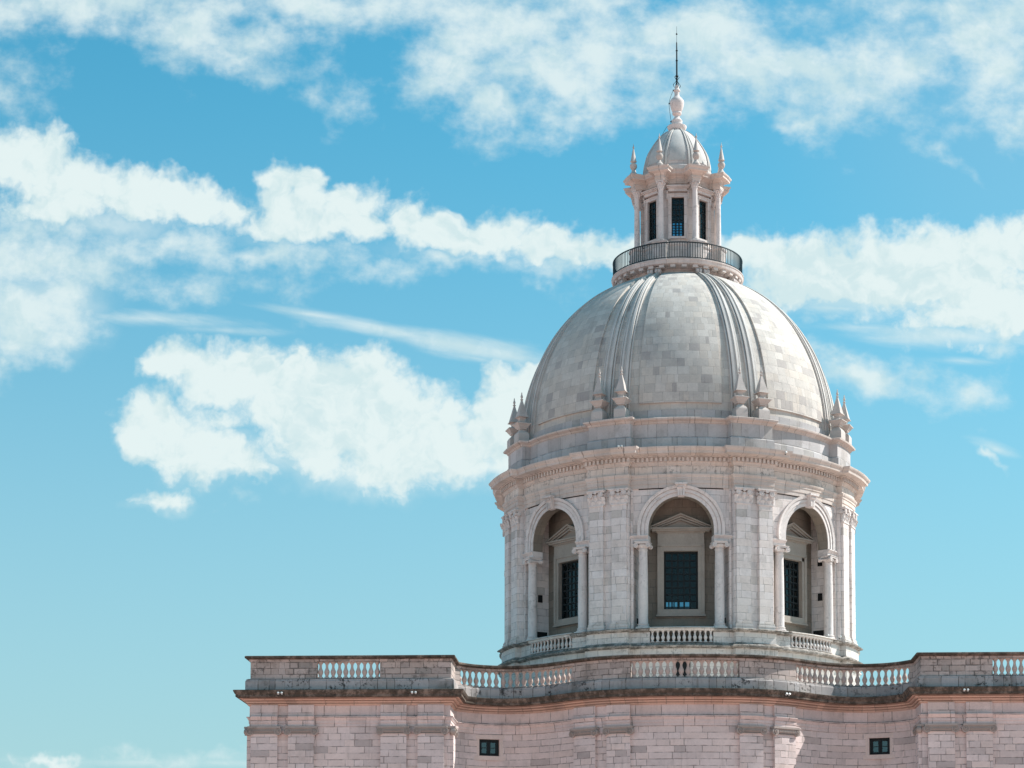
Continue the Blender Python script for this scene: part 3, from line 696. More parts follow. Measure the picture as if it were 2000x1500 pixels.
# ---- drum entablature -------------------------------------------------
EB, ER, EW = 11.55, 11.92, 1.37
P = round_path(EB, ER, EW, step=1.5)
m = MB(); sweep(m, P, [(-.6, 29.86), (.0, 29.86), (0, 30.10), (.035, 30.11), (.035, 30.38), (.07, 30.39), (.07, 30.50), (.12, 30.56), (.15, 30.66), (.15, 30.70), (0, 30.73)], closed=True)
part(m, 'drum_architrave', M_DCR)
m = MB(); sweep(m, P, [(0, 30.72), (0, 31.26)], closed=True); part(m, 'drum_frieze', M_DFR)
m = MB(); sweep(m, P, [(0, 31.25), (.05, 31.28), (.08, 31.36), (.12, 31.42), (.14, 31.44), (.14, 31.72), (.32, 31.74), (.36, 31.80), (.46, 31.83), (.74, 31.85), (.76, 31.85), (.78, 32.00), (.81, 32.03), (.88, 32.12), (.91, 32.20), (.91, 32.24), (.2, 32.30), (-.6, 32.32)], closed=True)
O = offset_path(P, [.14], True); O = [o[0] for o in O]; O.append(O[0])
acc, nxt = 0.0, .12
for (a, b) in zip(O, O[1:]):                       # dentils
    L = hypot(b[0] - a[0], b[1] - a[1])
    if L < 1e-5: continue
    ang = atan2(b[1] - a[1], b[0] - a[0])
    while nxt < acc + L:
        t = (nxt - acc) / L
        M = Matrix.Translation((a[0] + (b[0] - a[0]) * t, a[1] + (b[1] - a[1]) * t, 0)) @ Matrix.Rotation(ang, 4, 'Z')
        m.box((0, -.055, 31.585), (.078, .075, .125), M); nxt += .283
    acc += L
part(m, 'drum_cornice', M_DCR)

# ---- attic -------------------------------------------------------------
AB, ARs, AW = 11.12, 11.66, 1.40
P = round_path(AB, ARs, AW, step=1.5)
m = MB(); sweep(m, P, [(.10, 32.2), (.10, 33.04), (.04, 33.10)], closed=True); part(m, 'attic_base', M_ATT)
m = MB(); sweep(m, P, [(0, 33.08), (0, 34.02)], closed=True); part(m, 'attic_wall', M_ATT)
m = MB(); sweep(m, P, [(0, 33.98), (.06, 34.02), (.08, 34.10), (.16, 34.14), (.28, 34.20), (.30, 34.30), (.26, 34.33), (-1.2, 34.36)], closed=True); part(m, 'attic_ledge', M_DCR)

# pinnacles in pairs on the attic piers
m = MB(); zb = 34.33; S_ = 3.30 / 1320.0
prof = [(.40, 0), (.40, 330), (.385, 365), (.30, 440), (.19, 500), (.165, 545), (.25, 560), (.27, 590), (.27, 610), (.31, 620), (.40, 700), (.42, 720), (.50, 760), (.50, 790), (.47, 800), (.20, 850), (.17, 900), (.18, 960), (.24, 1010), (.38, 1040)]
prof = [(r * .96, zb + y * S_ * .66) for r, y in prof]
zt = prof[-1][1]
m.lathe(prof + [(.345, zt + .05), (.31, zt + .06), (.04, zt + 1.16)], square=True)
m.lathe([(.035, zt + 1.14), (.095, zt + 1.17), (.10, zt + 1.21), (.04, zt + 1.25), (.05, zt + 1.30), (.085, zt + 1.36), (.07, zt + 1.43), (.035, zt + 1.54), (.03, zt + 1.64), (.0, zt + 1.70)], seg=10, cap=False)
PIN = kit('pinnacle', m, M_PIN, smooth=30)
for k in range(8):
    for s in (-1, 1): PIN.at(frame(11.42, 22.5 + 45 * k + s * 3.75))

# ---- dome ---------------------------------------------------------------
DZ, DR, DN = 34.28, 10.66, 2.1
DH = (45.95 - DZ) / (1 - (3.7 / DR) ** DN) ** (1 / DN)
DA = asin(((45.95 - DZ) / DH) ** (DN / 2))
def dome_raw(t): a = max(1e-4, DA * t); return DR * cos(a) ** (2 / DN), DZ + DH * sin(a) ** (2 / DN)
def dome_rz(t, off=0.0):           # t: 0 at the springing .. 1 at the neck
    r, z = dome_raw(t); r0, z0 = dome_raw(max(0.004, t - .004)); r1, z1 = dome_raw(max(0.004, t - .004) + .008)
    nx, nz = z1 - z0, r0 - r1; L = hypot(nx, nz)
    return r + off * nx / L, z + off * nz / L
NT_ = 44
def dome_strip(mb, azs, offs, t0=0.0, t1=1.0, n=NT_, vscale=14.8, close=False):
    """surface over the dome: azimuths with a height above the shell at each"""
    rows, UV = [], []
    for a, o in zip(azs, offs):
        row, uvr = [], []
        for i in range(n + 1):
            t = t0 + (t1 - t0) * i / n; r, z = dome_rz(t, o); row.append(pol(r, a, z)); uvr.append((radians(a) * 9.2, t * vscale))
        rows.append(row); UV.append(uvr)
    return mb.grid(rows, UV)
m = MB(); dome_strip(m, [360 * i / 144 for i in range(145)], [0] * 145)
DOME = part(m, 'dome', M_DOM, smooth=60)
tb = 0.0
while dome_rz(tb)[1] < 35.42: tb += .001
tc0 = 0.0
while dome_rz(tc0)[1] < 34.95: tc0 += .001
m = MB(); dome_strip(m, [360 * i / 144 for i in range(145)], [.09] * 145, 0, tc0, 4)
rows = [[pol(dome_rz(tc0, .09)[0], a * 2.5, dome_rz(tc0, .09)[1]), pol(dome_rz(tc0)[0], a * 2.5, dome_rz(tc0)[1])] for a in range(145)]
m.grid(rows); m.build('dome_base_course', M_ATT, DOME)
PA = 13.9
for c in BAYS:                      # raised panel between the ribs
    m = MB(); az = [c - PA + 2 * PA * i / 16 for i in range(17)]; H = .12
    dome_strip(m, [az[0]] + az + [az[-1]], [0] + [H] * 17 + [0], tb, 1.0)
    m.grid([[pol(dome_rz(tb, 0)[0], a, dome_rz(tb, 0)[1]), pol(dome_rz(tb, H)[0], a, dome_rz(tb, H)[1])] for a in az])
    m.build('dome_panel', M_DOM, DOME, 40)
for k in range(8):                  # ribs in pairs, each with stepped mouldings
    for s in (-1, 1):
        c = 22.5 + 45 * k + s * 3.05
        e = [-2.15, -2.15, -1.7, -1.7, -1.35, -1.35, -.5, -.5, .5, .5, 1.35, 1.35, 1.7, 1.7, 2.15, 2.15]
        h = [0, .12, .12, .04, .04, .19, .21, .13, .13, .21, .19, .04, .04, .12, .12, 0]
        m = MB(); dome_strip(m, [c + x for x in e], h, tc0 * .2, 1.0); m.build('dome_rib', M_RIB, DOME, 25)

# ---- lantern gallery ------------------------------------------------------
m = MB(); m.lathe([(3.72, 45.6), (3.72, 46.28), (3.80, 46.30), (3.86, 46.38), (3.92, 46.40), (4.32, 46.44), (4.40, 46.47), (4.42, 46.52), (4.44, 46.66), (4.48, 46.70), (4.48, 46.75), (4.40, 46.77), (2.0, 46.80)], seg=120, cap=False)
for i in range(36): m.box((0, 0, 0), (.17, .22, .09), frame(4.10, i * 10 + 5, 46.33))
GAL = part(m, 'lantern_gallery', M_LAN)
for k in range(8):
    for s in (-1, 1):
        m = MB()
        for q in (-1, 1):
            m.disc((q * .12, -.26, 46.06), .23, .16, (q, 0, 0), 18)
        m.box((0, -.26, 46.06), (.06, .15, .15)); m.box((0, -.05, 45.85), (.16, .16, .36)); m.box((0, -.12, 46.31), (.22, .26, .035))
        m.build('scroll_console', M_LAN, GAL, 30, frame(3.78, 22.5 + 45 * k + s * 3.7))

# ---- lantern ---------------------------------------------------------------
LB, LR, LW = 2.40, 3.30, .38
m = MB(); P = round_path(2.62, 3.34, .44, step=5)
sweep(m, P, [(.05, 46.78), (.05, 47.0), (0, 47.05), (0, 48.22), (.05, 48.28), (.08, 48.36), (.08, 48.42), (0, 48.45), (-.9, 48.46)], closed=True)
part(m, 'lantern_pedestal', M_LAN)
m = MB(); LWW = .42; la = degrees(asin(LWW / 2.33))
for c in BAYS:
    for (a0, a1, za, zb) in ((c + la, c + 45 - la, 48.4, 53.0), (c - la, c + la, 48.4, 48.94), (c - la, c + la, 51.60, 53.0)):
        sweep(m, arc_path(2.33, a0, a1, 3), [(0, za), (0, zb)], u0=radians(a0) * 2.33)
part(m, 'lantern_wall', M_LAN)
m = MB()
for s in (-1, 1): m.box((s * .53, .06, 50.27), (.11, .18, 1.35)); m.box((s * .60, -.13, 50.27), (.035, .03, 1.56))
m.box((0, .06, 51.72), (.64, .18, .10)); m.box((0, .05, 48.86), (.66, .20, .07)); m.box((0, -.13, 51.80), (.64, .03, .035))
m.box((0, .0, 52.08), (.62, .22, .10)); m.box((0, -.05, 52.22), (.72, .27, .04)); m.box((0, -.08, 52.30), (.78, .32, .03))
for s in (-1, 1): m.disc((s * .70, -.12, 51.95), .12, .10, (s, 0, 0), 12); m.box((s * .70, -.08, 51.72), (.05, .07, .22)); m.disc((s * .70, -.10, 51.48), .07, .09, (s, 0, 0), 10)
fr = MB(); grid_frame(fr, .42, 48.94, 51.60, 3, 7, .10, .055, .08, .03)
gl = MB(); gl.face([gl.add(p) for p in ((-.4, .11, 49.0), (.4, .11, 49.0), (.4, .11, 51.55), (-.4, .11, 51.55))])
LWIN = kit('lantern_window', m, M_LAN, (('window_grid', fr, M_WFR), ('window_glass', gl, M_GLS)), smooth=30)
for c in BAYS: LWIN.at(frame(2.33, c))
m = MB(); m.lathe([(.20, 48.66), (.185, 48.72), (.187, 50.0), (.165, 51.95), (.165, 51.98), (.185, 52.0), (.185, 52.04), (.165, 52.06)], seg=22)
b = MB(); b.box((0, 0, 48.50), (.26, .26, .05)); b.lathe([(.26, 48.55), (.27, 48.58), (.26, 48.61), (.215, 48.63), (.235, 48.66), (.2, 48.69)], seg=22)
cp = MB(); cp.lathe([(.165, 52.05), (.18, 52.3), (.27, 52.46)], seg=18)
for i in range(8): leaf(cp, 0, -.165, 52.06, .075, .20, .08, Matrix.Rotation(i * pi / 4, 4, 'Z')); leaf(cp, 0, -.175, 52.18, .075, .24, .12, Matrix.Rotation((i + .5) * pi / 4, 4, 'Z'))
for sx in (-1, 1):
    for sy in (-1, 1): cp.disc((sx * .20, sy * .20, 52.44), .075, .10, (sx, sy, 0), 12)
cp.box((0, 0, 52.53), (.27, .27, .035))
LCOL = kit('lantern_column', m, M_SMO, (('column_base', b, M_SMO), ('column_capital', cp, M_SMO)), smooth=40)
for k in range(8): LCOL.at(frame(2.95, 22.5 + 45 * k))
m = MB(); P = round_path(LB, 3.24, .33, step=4)
sweep(m, P, [(-.3, 52.56), (0, 52.56), (0, 52.70), (.03, 52.72), (.03, 52.80), (0, 52.84), (0, 52.92), (.05, 52.95), (.08, 53.02), (.14, 53.06), (.34, 53.10), (.36, 53.12), (.36, 53.24), (.42, 53.30), (.45, 53.38), (.45, 53.42), (-.3, 53.46)], closed=True)
part(m, 'lantern_cornice', M_DCR)
m = MB(); m.lathe([(2.42, 53.42), (2.42, 53.84), (2.36, 53.90), (2.2, 53.92)], seg=72, cap=False); part(m, 'cupola_base', M_LAN)
m = MB(); S_ = 2.24 / 1320.0; zb = 53.44
prof = [(.27, 0), (.27, 120), (.22, 160), (.13, 230), (.10, 300), (.16, 330), (.23, 400), (.25, 470), (.21, 540), (.12, 570), (.10, 590), (.20, 630), (.225, 640), (.20, 660)]
m.lathe([(r, zb + y * S_) for r, y in prof] + [(.03, zb + 1190 * S_), (.065, zb + 1200 * S_), (.07, zb + 1225 * S_), (.03, zb + 1270 * S_), (.0, zb + 1400 * S_)], seg=14, cap=False)
LPIN = kit('lantern_pinnacle', m, M_PIN, smooth=35)
for k in range(8): LPIN.at(frame(3.20, 22.5 + 45 * k))
# cupola
CU = [(2.28, 53.88), (2.29, 54.2), (2.25, 54.55), (2.16, 54.92), (2.02, 55.27), (1.83, 55.60), (1.62, 55.94), (1.38, 56.28), (1.10, 56.60), (.80, 56.85), (.50, 57.0), (.40, 57.03)]
def cu(i, o):
    a = CU[max(0, i - 1)]; b_ = CU[min(len(CU) - 1, i + 1)]; nx, nz = b_[1] - a[1], a[0] - b_[0]; L = hypot(nx, nz)
    return CU[i][0] + o * nx / L, CU[i][1] + o * nz / L
def cup_strip(mb, azs, offs, i0=0):
    mb.grid([[pol(cu(i, o)[0], a, cu(i, o)[1]) for i in range(i0, len(CU))] for a, o in zip(azs, offs)], [[(radians(a) * 2, CU[i][1]) for i in range(i0, len(CU))] for a in azs])
m = MB(); cup_strip(m, [5 * i for i in range(73)], [0] * 73); CUP = part(m, 'cupola', M_LAN, smooth=60)
for c in BAYS:
    m = MB(); az = [c - 14 + 28 * i / 8 for i in range(9)]; cup_strip(m, [az[0]] + az + [az[-1]], [0] + [.03] * 9 + [0], 1); m.build('cupola_panel', M_RIB, CUP, 50)
for k in range(8):
    for s in (-1, 1):
        c = 22.5 + 45 * k + s * 2.9
        m = MB(); cup_strip(m, [c + x for x in (-2.3, -2.3, -1.5, -1.5, 1.5, 1.5, 2.3, 2.3)], [0, .04, .045, .08, .08, .045, .04, 0]); m.build('cupola_rib', M_RIB, CUP, 30)
m = MB()
m.lathe([(.45, 56.95), (.50, 57.0), (.50, 57.08), (.56, 57.12), (.60, 57.22), (.66, 57.34), (.66, 57.40), (.52, 57.44), (.38, 57.46), (.36, 57.50), (.36, 57.74), (.38, 57.80), (.34, 57.86), (.20, 58.02), (.165, 58.12), (.18, 58.18), (.30, 58.26), (.325, 58.34), (.29, 58.42), (.31, 58.44), (.40, 58.66), (.47, 58.92), (.49, 59.08), (.46, 59.22), (.36, 59.36), (.25, 59.44), (.24, 59.48), (.19, 59.52), (.165, 59.60), (.165, 59.84), (.22, 59.88), (.23, 59.94), (.20, 60.0), (.15, 60.03), (.11, 60.30), (.0, 60.32)], seg=32, cap=False)
part(m, 'finial_urn', M_SMO)

# inside: floor and dark lining, so that windows look through the building
m = MB(); m.lathe([(9.5, 21.2), (.01, 21.2)], seg=48, cap=False); m.lathe([(9.6, 31.0), (9.9, 30.2)], seg=48, cap=False); part(m, 'drum_floor', M_INT)
m = MB(); m.lathe([(2.3, 48.6), (.01, 48.6)], seg=32, cap=False); part(m, 'lantern_floor', M_INT)

# ---- main body: plan contour -------------------------------------------------
XO, XC, YF, YK = 24.58, 13.25, -22.0, 22.0
EDGE = [(13.03, -19.95), (12.55, -19.0), (11.83, -18.40), (11.04, -18.08), (10.3, -17.97), (9.3, -18.15), (8.3, -18.66), (7.3, -19.45), (6.5, -20.22), (5.7, -20.86), (4.9, -21.34), (4.1, -21.66), (3.3, -21.89), (2.3, -22.06), (1.2, -22.17), (0, -22.2)]
ctl = [(-x, y) for x, y in EDGE] + [(x, y) for x, y in EDGE[:-1]][::-1]
def catmull(pts, n):
    out = []
    for i in range(len(pts) - 1):
        p0, p1, p2, p3 = pts[max(0, i-1)], pts[i], pts[i+1], pts[min(len(pts)-1, i+2)]
        for k in range(n):
            t = k / n
            out.append(tuple(.5 * (2*p1[c] + (p2[c]-p0[c])*t + (2*p0[c]-5*p1[c]+4*p2[c]-p3[c])*t*t + (3*p1[c]-p0[c]-3*p2[c]+p3[c])*t**3) for c in (0, 1)))
    out.append(pts[-1]); return out
edge = catmull(ctl, 5)
curve = [r[0] for r in offset_path(edge, [-.30], False)]
curve = [p for p in curve if abs(p[0]) < XC - .35]
curve = [(-XC, curve[0][1] - .62)] + curve + [(XC, curve[-1][1] - .62)]
FRONT_PATH = [(-XO, YF), (-XC, YF)] + curve + [(XC, YF), (XO, YF)]
WALL = FRONT_PATH + [(XO, YK), (-XO, YK)]
def cum(path):
    U = [0.0]
    for a, b in zip(path, path[1:]): U.append(U[-1] + hypot(b[0]-a[0], b[1]-a[1]))
    return U
FU = cum(FRONT_PATH)
def u_at_x(x):
    """arc length along the front contour where it passes x (returns at the corners are skipped)"""
    for i in range(len(FRONT_PATH) - 1):
        a, b = FRONT_PATH[i], FRONT_PATH[i+1]
        if b[0] - a[0] > 1e-6 and a[0] - 1e-9 <= x <= b[0] + 1e-9:
            return FU[i] + (FU[i+1] - FU[i]) * (x - a[0]) / (b[0] - a[0])
def sub(u0, u1):
    out = []
    def at(u):
        for i in range(len(FU) - 1):
            if FU[i] <= u <= FU[i+1] + 1e-9:
                t = (u - FU[i]) / (FU[i+1] - FU[i]); a, b = FRONT_PATH[i], FRONT_PATH[i+1]
                return (a[0] + (b[0]-a[0])*t, a[1] + (b[1]-a[1])*t), atan2(b[1]-a[1], b[0]-a[0])
    out.append(at(u0)[0]); out += [p for p, u in zip(FRONT_PATH, FU) if u0 + 1e-4 < u < u1 - 1e-4]; out.append(at(u1)[0])
    return out
def at_u(u):
    for i in range(len(FU) - 1):
        if FU[i] <= u <= FU[i+1] + 1e-9:
            t = (u - FU[i]) / (FU[i+1] - FU[i]); a, b = FRONT_PATH[i], FRONT_PATH[i+1]
            return (a[0] + (b[0]-a[0])*t, a[1] + (b[1]-a[1])*t), atan2(b[1]-a[1], b[0]-a[0])

# wall, with two small window openings in the hollow curves
WX = [(-11.93, -10.72), (10.72, 11.93)]; WZ = (12.60, 13.58)
m = MB(); cuts = [0.0]
for a, b in WX: cuts += [u_at_x(a), u_at_x(b)]
cuts.append(FU[-1])
for i in range(len(cuts) - 1):
    if i % 2 == 0: sweep(m, sub(cuts[i], cuts[i+1]), [(0, GZ), (0, 14.0)], u0=cuts[i])
    else:
        sweep(m, sub(cuts[i], cuts[i+1]), [(0, GZ), (0, WZ[0])], u0=cuts[i]); sweep(m, sub(cuts[i], cuts[i+1]), [(0, WZ[1]), (0, 14.0)], u0=cuts[i])
sweep(m, [(XO, YF), (XO, YK), (-XO, YK), (-XO, YF)], [(0, GZ), (0, 14.0)], u0=FU[-1])
part(m, 'facade_wall', M_FAC)
m = MB(); hw, hz = .605, .49
for s in (-1, 1): m.box((s * (hw + .17), -.005, 0), (.17, .075, hz + .0))
m.box((0, -.01, hz + .13), (hw + .42, .085, .13)); m.box((0, -.02, -hz - .13), (hw + .40, .10, .13))
for s in (-1, 1): m.box((s * (hw + .02), .25, 0), (.02, .25, hz))
m.box((0, .25, hz + .02), (hw, .25, .02)); m.box((0, .25, -hz - .02), (hw, .25, .02))
fr = MB()
for s in (-1, 1): fr.box((s * (hw - .05), .14, 0), (.05, .04, hz)); fr.box((0, .14, s * (hz - .055)), (hw - .1, .04, .055))
for s in (-1, 1):
    fr.box((s * .055, .12, 0), (.05, .035, hz - .11))
    fr.box((s * (hw - .14), .12, 0), (.04, .03, hz - .11)); fr.box((s * .30, .12, hz - .14), (.16, .03, .035)); fr.box((s * .30, .12, -hz + .14), (.16, .03, .035)); fr.box((s * .30, .125, .0), (.16, .015, .018))
gl = MB(); gl.face([gl.add(p) for p in ((-hw + .1, .15, -hz + .1), (hw - .1, .15, -hz + .1), (hw - .1, .15, hz - .1), (-hw + .1, .15, hz - .1))])
bk = MB(); bk.face([bk.add(p) for p in ((-hw, .48, -hz), (hw, .48, -hz), (hw, .48, hz), (-hw, .48, hz))])
FW = kit('small_window', m, M_SUR, (('window_frame', fr, M_WFR), ('window_glass', gl, M_GLS2), ('window_back', bk, M_VOID)), smooth=0)
for a, b in WX:
    p, ang = at_u((u_at_x(a) + u_at_x(b)) / 2)
    FW.at(Matrix.Translation((p[0], p[1], sum(WZ) / 2)) @ Matrix.Rotation(ang, 4, 'Z'))

# Ionic pilasters
PX = [(-24.5, -22.99), (-22.39, -20.92), (-17.15, -15.68), (-15.05, -13.56), (-6.2, -4.98), (-4.35, -3.05), (3.05, 4.35), (4.98, 6.2), (13.56, 15.05), (15.68, 17.15), (20.92, 22.39), (22.99, 24.5)]
def capital_mesh(w):
    cp = MB()
    cp.box((0, -.04, 13.83), (w + .18, .29, .055)); cp.box((0, -.02, 13.75), (w + .12, .25, .03))
    cp.box((0, -.03, 13.66), (w + .02, .23, .07)); cp.box((0, -.02, 13.56), (w - .02, .22, .04)); cp.box((0, -.01, 13.47), (w + .02, .23, .02))
    for i in range(9): cp.disc((-w + .28 + (2 * w - .56) * i / 8, -.26, 13.63), .055, .08, (0, -1, 0), 8)
    for s in (-1, 1):
        cp.disc((s * (w + .03), -.18, 13.60), .215, .24, (0, -1, 0), 20)
        cp.disc((s * (w + .03), -.18, 13.60), .115, .34, (0, -1, 0), 14)
    return cp
for xa, xb in PX:
    ua, ub = u_at_x(xa), u_at_x(xb); pth = sub(ua, ub)
    m = MB(); sweep(m, pth, [(.20, GZ), (.20, 13.5)], u0=ua + 3.3, back=-.02); pl = part(m, 'facade_pilaster', M_FAC)
    p, ang = at_u((ua + ub) / 2)
    o = capital_mesh((ub - ua) / 2).build('pilaster_capital', M_CAP, pl, 30, Matrix.Translation((*p, 0)) @ Matrix.Rotation(ang, 4, 'Z'))
for sx in (-1, 1):                                   # pilasters on the return faces of the corner blocks
    for (y0, y1) in ((-21.9, -20.75),):
        mm = Matrix.Translation((sx * XC if False else -sx * XC, 0, 0))
        pth = [(-XC, y0), (-XC, y1)] if sx < 0 else [(XC, y1), (XC, y0)]
        m = MB(); sweep(m, pth, [(.20, GZ), (.20, 13.5)], back=-.02); pl = part(m, 'facade_pilaster', M_FAC)
        M = Matrix.Translation((-XC if sx < 0 else XC, (y0 + y1) / 2, 0)) @ Matrix.Rotation(pi / 2 * (1 if sx < 0 else -1), 4, 'Z')
        capital_mesh((y1 - y0) / 2).build('pilaster_capital', M_CAP, pl, 30, M)
    pth = [(-XO, -20.6), (-XO, -21.9)] if sx < 0 else [(XO, -21.9), (XO, -20.6)]
    m = MB(); sweep(m, pth, [(.20, GZ), (.20, 13.5)], back=-.02); pl = part(m, 'facade_pilaster', M_FAC)
    M = Matrix.Translation((sx * XO, -21.25, 0)) @ Matrix.Rotation(pi / 2 * sx, 4, 'Z')
    capital_mesh(.65).build('pilaster_capital', M_CAP, pl, 30, M)

# entablature
ARC = [(.0, 13.88), (.04, 13.88), (.04, 14.06), (.07, 14.07), (.07, 14.24), (.10, 14.25), (.13, 14.33), (.19, 14.40), (.19, 14.44), (.0, 14.47)]
m = MB(); sweep(m, WALL, ARC, closed=True); part(m, 'architrave', M_FRZ)
m = MB(); sweep(m, WALL, [(.03, 14.45), (.03, 15.10)], closed=True); part(m, 'frieze', M_FRZ)
for xa, xb in PX:                                    # the entablature breaks forward over every pilaster
    ua, ub = u_at_x(xa), u_at_x(xb); pth = sub(max(0.02, ua), min(ub, FU[-1] - .02))
    m = MB(); sweep(m, pth, [(o + .19, z) for o, z in ARC[1:-1]] + [(.20, 14.47), (.20, 15.09)], back=-.02, u0=ua); part(m, 'entablature_block', M_FRZ)
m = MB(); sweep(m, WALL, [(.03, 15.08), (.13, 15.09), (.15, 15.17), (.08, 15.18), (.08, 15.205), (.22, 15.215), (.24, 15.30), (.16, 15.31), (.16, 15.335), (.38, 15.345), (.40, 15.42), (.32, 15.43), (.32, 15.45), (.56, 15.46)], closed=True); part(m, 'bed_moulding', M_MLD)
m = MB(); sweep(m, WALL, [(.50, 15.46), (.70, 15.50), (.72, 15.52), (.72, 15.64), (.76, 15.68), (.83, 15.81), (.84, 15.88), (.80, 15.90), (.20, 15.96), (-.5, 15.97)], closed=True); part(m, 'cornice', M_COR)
m = MB(); vs = [m.add((x, y, 15.965)) for x, y in [r[0] for r in offset_path(WALL, [-.3], True)]]; m.face(vs); part(m, 'roof_terrace', M_TER, smooth=0)

# parapet: base course, solid piers, coping and balustrades
OPEN = [(-20.80, -17.22), (-13.0, -6.35), (-3.08, 3.08), (6.35, 13.0), (17.22, 20.80)]
m = MB(); sweep(m, WALL, [(.26, 15.93), (.26, 16.46), (.22, 16.50), (.22, 16.55), (.12, 16.60), (-.55, 16.61), (-.60, 15.95)], closed=True); part(m, 'parapet_base', M_PBS)
us = [0.0]
for a, b in OPEN:
    ua = u_at_x(a) if abs(a) < XC - .3 or abs(a) > XC + .3 else None
    us += [u_at_x(a), u_at_x(b)]
us.append(FU[-1])
for i in range(0, len(us), 2):
    m = MB(); sweep(m, sub(us[i], us[i+1]), [(.06, 16.58), (.06, 17.72)], back=-.42, u0=us[i]); part(m, 'parapet_pier', M_PAR)
    # sunken panel outline on the pier: a thin raised border
m = MB(); sweep(m, [(XO, YF + .4), (XO, YK), (-XO, YK), (-XO, YF + .4)], [(.06, 16.58), (.06, 17.72)], back=-.42); part(m, 'parapet_pier', M_PAR)
m = MB(); sweep(m, WALL, [(-.50, 17.705), (.13, 17.705), (.24, 17.74), (.30, 17.78), (.30, 17.87), (.26, 17.90), (-.55, 17.91), (-.55, 17.705)], closed=True); part(m, 'coping', M_COR)
m = MB(); sweep(m, WALL, [(-.48, 17.60), (.08, 17.60), (.08, 17.67), (.12, 17.69), (.12, 17.703), (-.48, 17.703)], closed=True); part(m, 'coping_bed', M_PAR)
fb = baluster_mesh(.93, .150).build('baluster', M_BAL, None, 40); fb_me = fb.data; bpy.data.objects.remove(fb)
for (a, b), n in zip(OPEN, (10, 20, 16, 20, 10)):
    ua, ub = u_at_x(a), u_at_x(b); pth = sub(ua, ub)
    m = MB(); sweep(m, pth, [(.03, 16.60), (.03, 16.645)], back=-.36); sweep(m, pth, [(.04, 17.565), (.05, 17.62)], back=-.38)
    bl = part(m, 'balustrade', M_PAR); ms = []
    for i in range(n):
        p, ang = at_u(ua + (i + .5) * (ub - ua) / n)
        ms.append(Matrix.Translation((p[0], p[1], 16.64)) @ Matrix.Rotation(ang, 4, 'Z') @ Matrix.Translation((0, .16, 0)))
    add_balusters(bl, fb_me, ms)

# door in the drum plinth, behind the middle balustrade
m = MB(); m.box((0, 0, 17.85), (.52, .06, 1.42)); part(m, 'terrace_door', M_DOOR, M=frame(PB + .06, 0))

# ------------------------------------------------------------------ things that stand on the church
# iron railing round the lantern gallery
RL = empty('iron_railing', (0, 0, 46.77)); RLI = Matrix.Translation((0, 0, -46.77))
tag(RL, 'dark iron railing around the gallery at the foot of the lantern', 'railing')
def rl(mb, name, mat, smooth=35):
    o = mb.build(name, mat, RL, smooth); o.matrix_parent_inverse = RLI; return o
def ring(R, z, hw, hh):
    mb = MB(); mb.grid([[pol(R - hw, a, z - hh), pol(R + hw, a, z - hh), pol(R + hw, a, z + hh), pol(R - hw, a, z + hh), pol(R - hw, a, z - hh)] for a in range(0, 360, 3)], close_u=True); return mb
rl(ring(4.36, 47.87, .035, .03), 'handrail', M_IRN); rl(ring(4.36, 46.86, .03, .022), 'bottom_rail', M_IRN)
NB = 160; bm = MB(); bm.box((0, 0, 47.36), (.017, .017, .50)); b0 = None
rest = MB()
order = sorted(range(NB), key=lambda i: abs(((i + .5) * 360 / NB + 180) % 360 - 180))
for n_, i in enumerate(order):
    a = (i + .5) * 360 / NB
    if n_ < 99:
        if b0 is None: b0 = rl(bm, 'railing_bar', M_IRN); b0.matrix_basis = frame(4.36, a)
        else: clone(b0, RL, frame(4.36, a))
        # (copies keep the parent inverse of the first bar)
    else: rest.box((0, 0, 47.36), (.017, .017, .50), frame(4.36, a))
o = rl(rest, 'railing_bars', M_IRN); o['kind'] = 'stuff'

# lightning rod
LR_ = empty('lightning_rod', (0, 0, 60.3)); LRI = Matrix.Translation((0, 0, -60.3))
tag(LR_, 'thin dark lightning rod with scrolled foot on top of the stone urn', 'lightning rod')
def lr(mb, name, mat, smooth=35):
    o = mb.build(name, mat, LR_, smooth); o.matrix_parent_inverse = LRI; return o
m = MB(); m.lathe([(.05, 60.28), (.055, 60.9), (.11, 60.92), (.11, 60.98), (.06, 61.0), (.055, 62.0), (.085, 62.02), (.085, 62.06), (.05, 62.08), (.048, 62.7), (.08, 62.72), (.08, 62.76), (.045, 62.78), (.042, 63.3), (.03, 63.34), (.014, 63.36), (.012, 63.86)], seg=10)
m.lathe([(.012, 63.84), (.05, 63.87), (.062, 63.91), (.05, 63.95), (.012, 63.98), (.009, 64.45)], seg=10); lr(m, 'rod', M_IRN)
m = MB()
for k in range(4):
    M = Matrix.Rotation(k * pi / 2 + .4, 4, 'Z'); pts = []
    for i in range(26):
        f = i / 25; zz = 60.12 + .78 * f; xx = .12 + .14 * sin(f * 2.2 * pi) * (1 - .5 * f) + .02
        pts.append((xx, 0, zz))
    prev = None
    rows = []
    for p in pts: rows.append([M @ Vector((p[0] + .022 * cos(q), .022 * sin(q), p[2])) for q in (0, pi/2, pi, 3*pi/2, 2*pi)])
    m.grid(rows)
lr(m, 'scroll_foot', M_IRN)
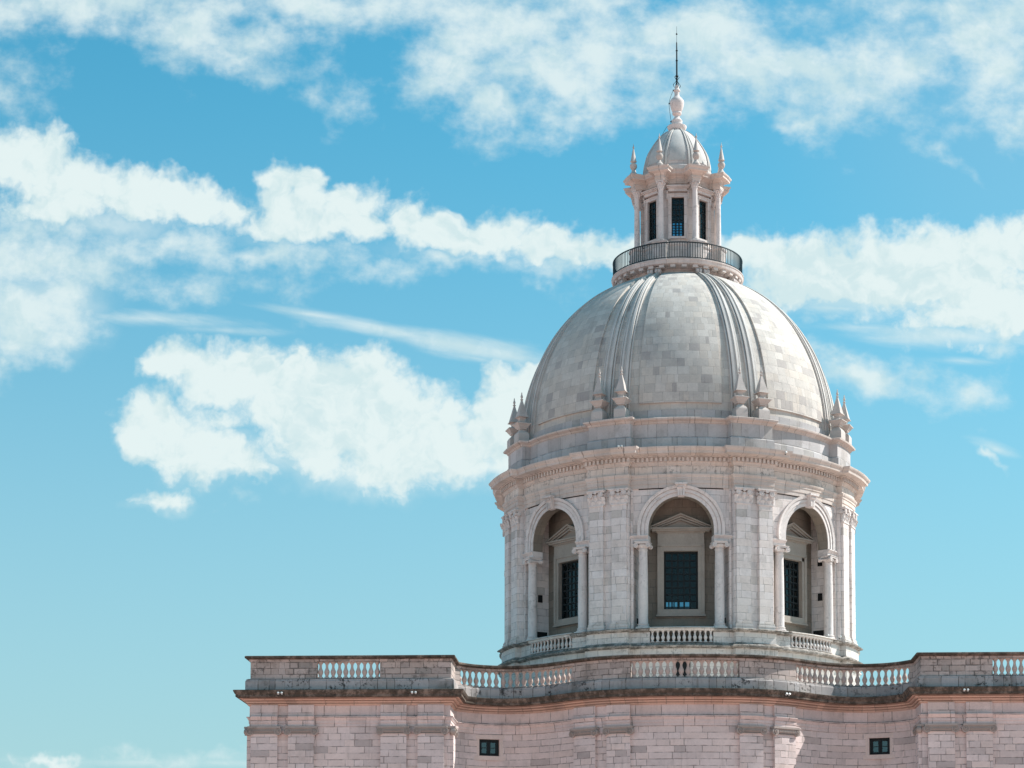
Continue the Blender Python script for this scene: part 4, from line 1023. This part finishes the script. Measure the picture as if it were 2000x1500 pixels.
# cable down the side of the urn
def tube(mb, pts, r):
    rows = []
    for i, p in enumerate(pts):
        d = (Vector(pts[min(i+1, len(pts)-1)]) - Vector(pts[max(0, i-1)])).normalized(); a = d.orthogonal().normalized(); b = d.cross(a)
        rows.append([Vector(p) + r * (a * cos(q) + b * sin(q)) for q in (0, pi/3, 2*pi/3, pi, 4*pi/3, 5*pi/3, 2*pi)])
    mb.grid(rows)
m = MB(); cpts = catmull([(-.24, 59.96), (-.42, 59.5), (-.53, 59.05), (-.50, 58.55), (-.44, 58.05), (-.40, 57.66), (-.66, 57.42), (-.86, 57.12), (-1.02, 56.80)], 6)
tube(m, [(x, -.05, z) for x, z in cpts], .014)
for (x, z) in ((-.24, 59.94), (-.53, 59.02), (-.42, 57.75)): m.box((x, -.05, z), (.04, .03, .04))
cb = m.build('conductor_cable', M_IRN); tag(cb, 'thin lightning conductor cable hanging beside the urn under the rod', 'cable')

# small floodlights clipped to the cornices
m = MB(); m.lathe([(.02, -.08), (.055, -.07), (.065, .05), (.055, .065), (.0, .07)], seg=14, M=Matrix.Rotation(radians(55), 4, 'X'), cap=False)
lb = MB(); lb.box((0, .06, -.07), (.02, .05, .05))
def flood(M, label, pair=True):
    e = empty('floodlight', (0, 0, 0)); e.matrix_world = M; tag(e, label, 'floodlight', 'small white floodlights on the cornices')
    for s in ((-.10, .10) if pair else (0,)):
        if not FLD: FLD.extend([m.build('lamp_head', M_LAMP, e, 35, Matrix.Translation((s, 0, 0))), lb.build('bracket', M_IRN, e, 0, Matrix.Translation((s, 0, 0)))])
        else:
            for o in FLD: clone(o, e, Matrix.Translation((s, 0, 0)))
FLD = []
def corn(x, d=.87, z=15.68):
    p, ang = at_u(u_at_x(x)); n = (sin(ang), -cos(ang)); return Matrix.Translation((p[0] + n[0] * d, p[1] + n[1] * d, z)) @ Matrix.Rotation(ang, 4, 'Z')
flood(corn(-22.75), 'pair of small white floodlights on the dark cornice near the left end of the building')
flood(corn(-15.2), 'pair of small white floodlights on the dark cornice left of the hollow curve')
flood(corn(5.35), 'pair of small white floodlights on the dark cornice below the sunlit parapet stretch')
flood(corn(15.6), 'pair of small white floodlights on the dark cornice of the right corner block')
flood(frame(12.84, -17.0, 32.27), 'pair of small white floodlights on the drum cornice left of the centre arch')
flood(frame(12.84, 30.4, 32.10), 'small white floodlight under the drum cornice edge above the right arch', False)
flood(frame(11.75, 52.5, 21.30), 'single white floodlight beside the column foot at the right drum balustrade', False)
flood(frame(11.95, 58.5, 21.35), 'single white floodlight between column and pilaster foot at the drum\'s right edge', False)
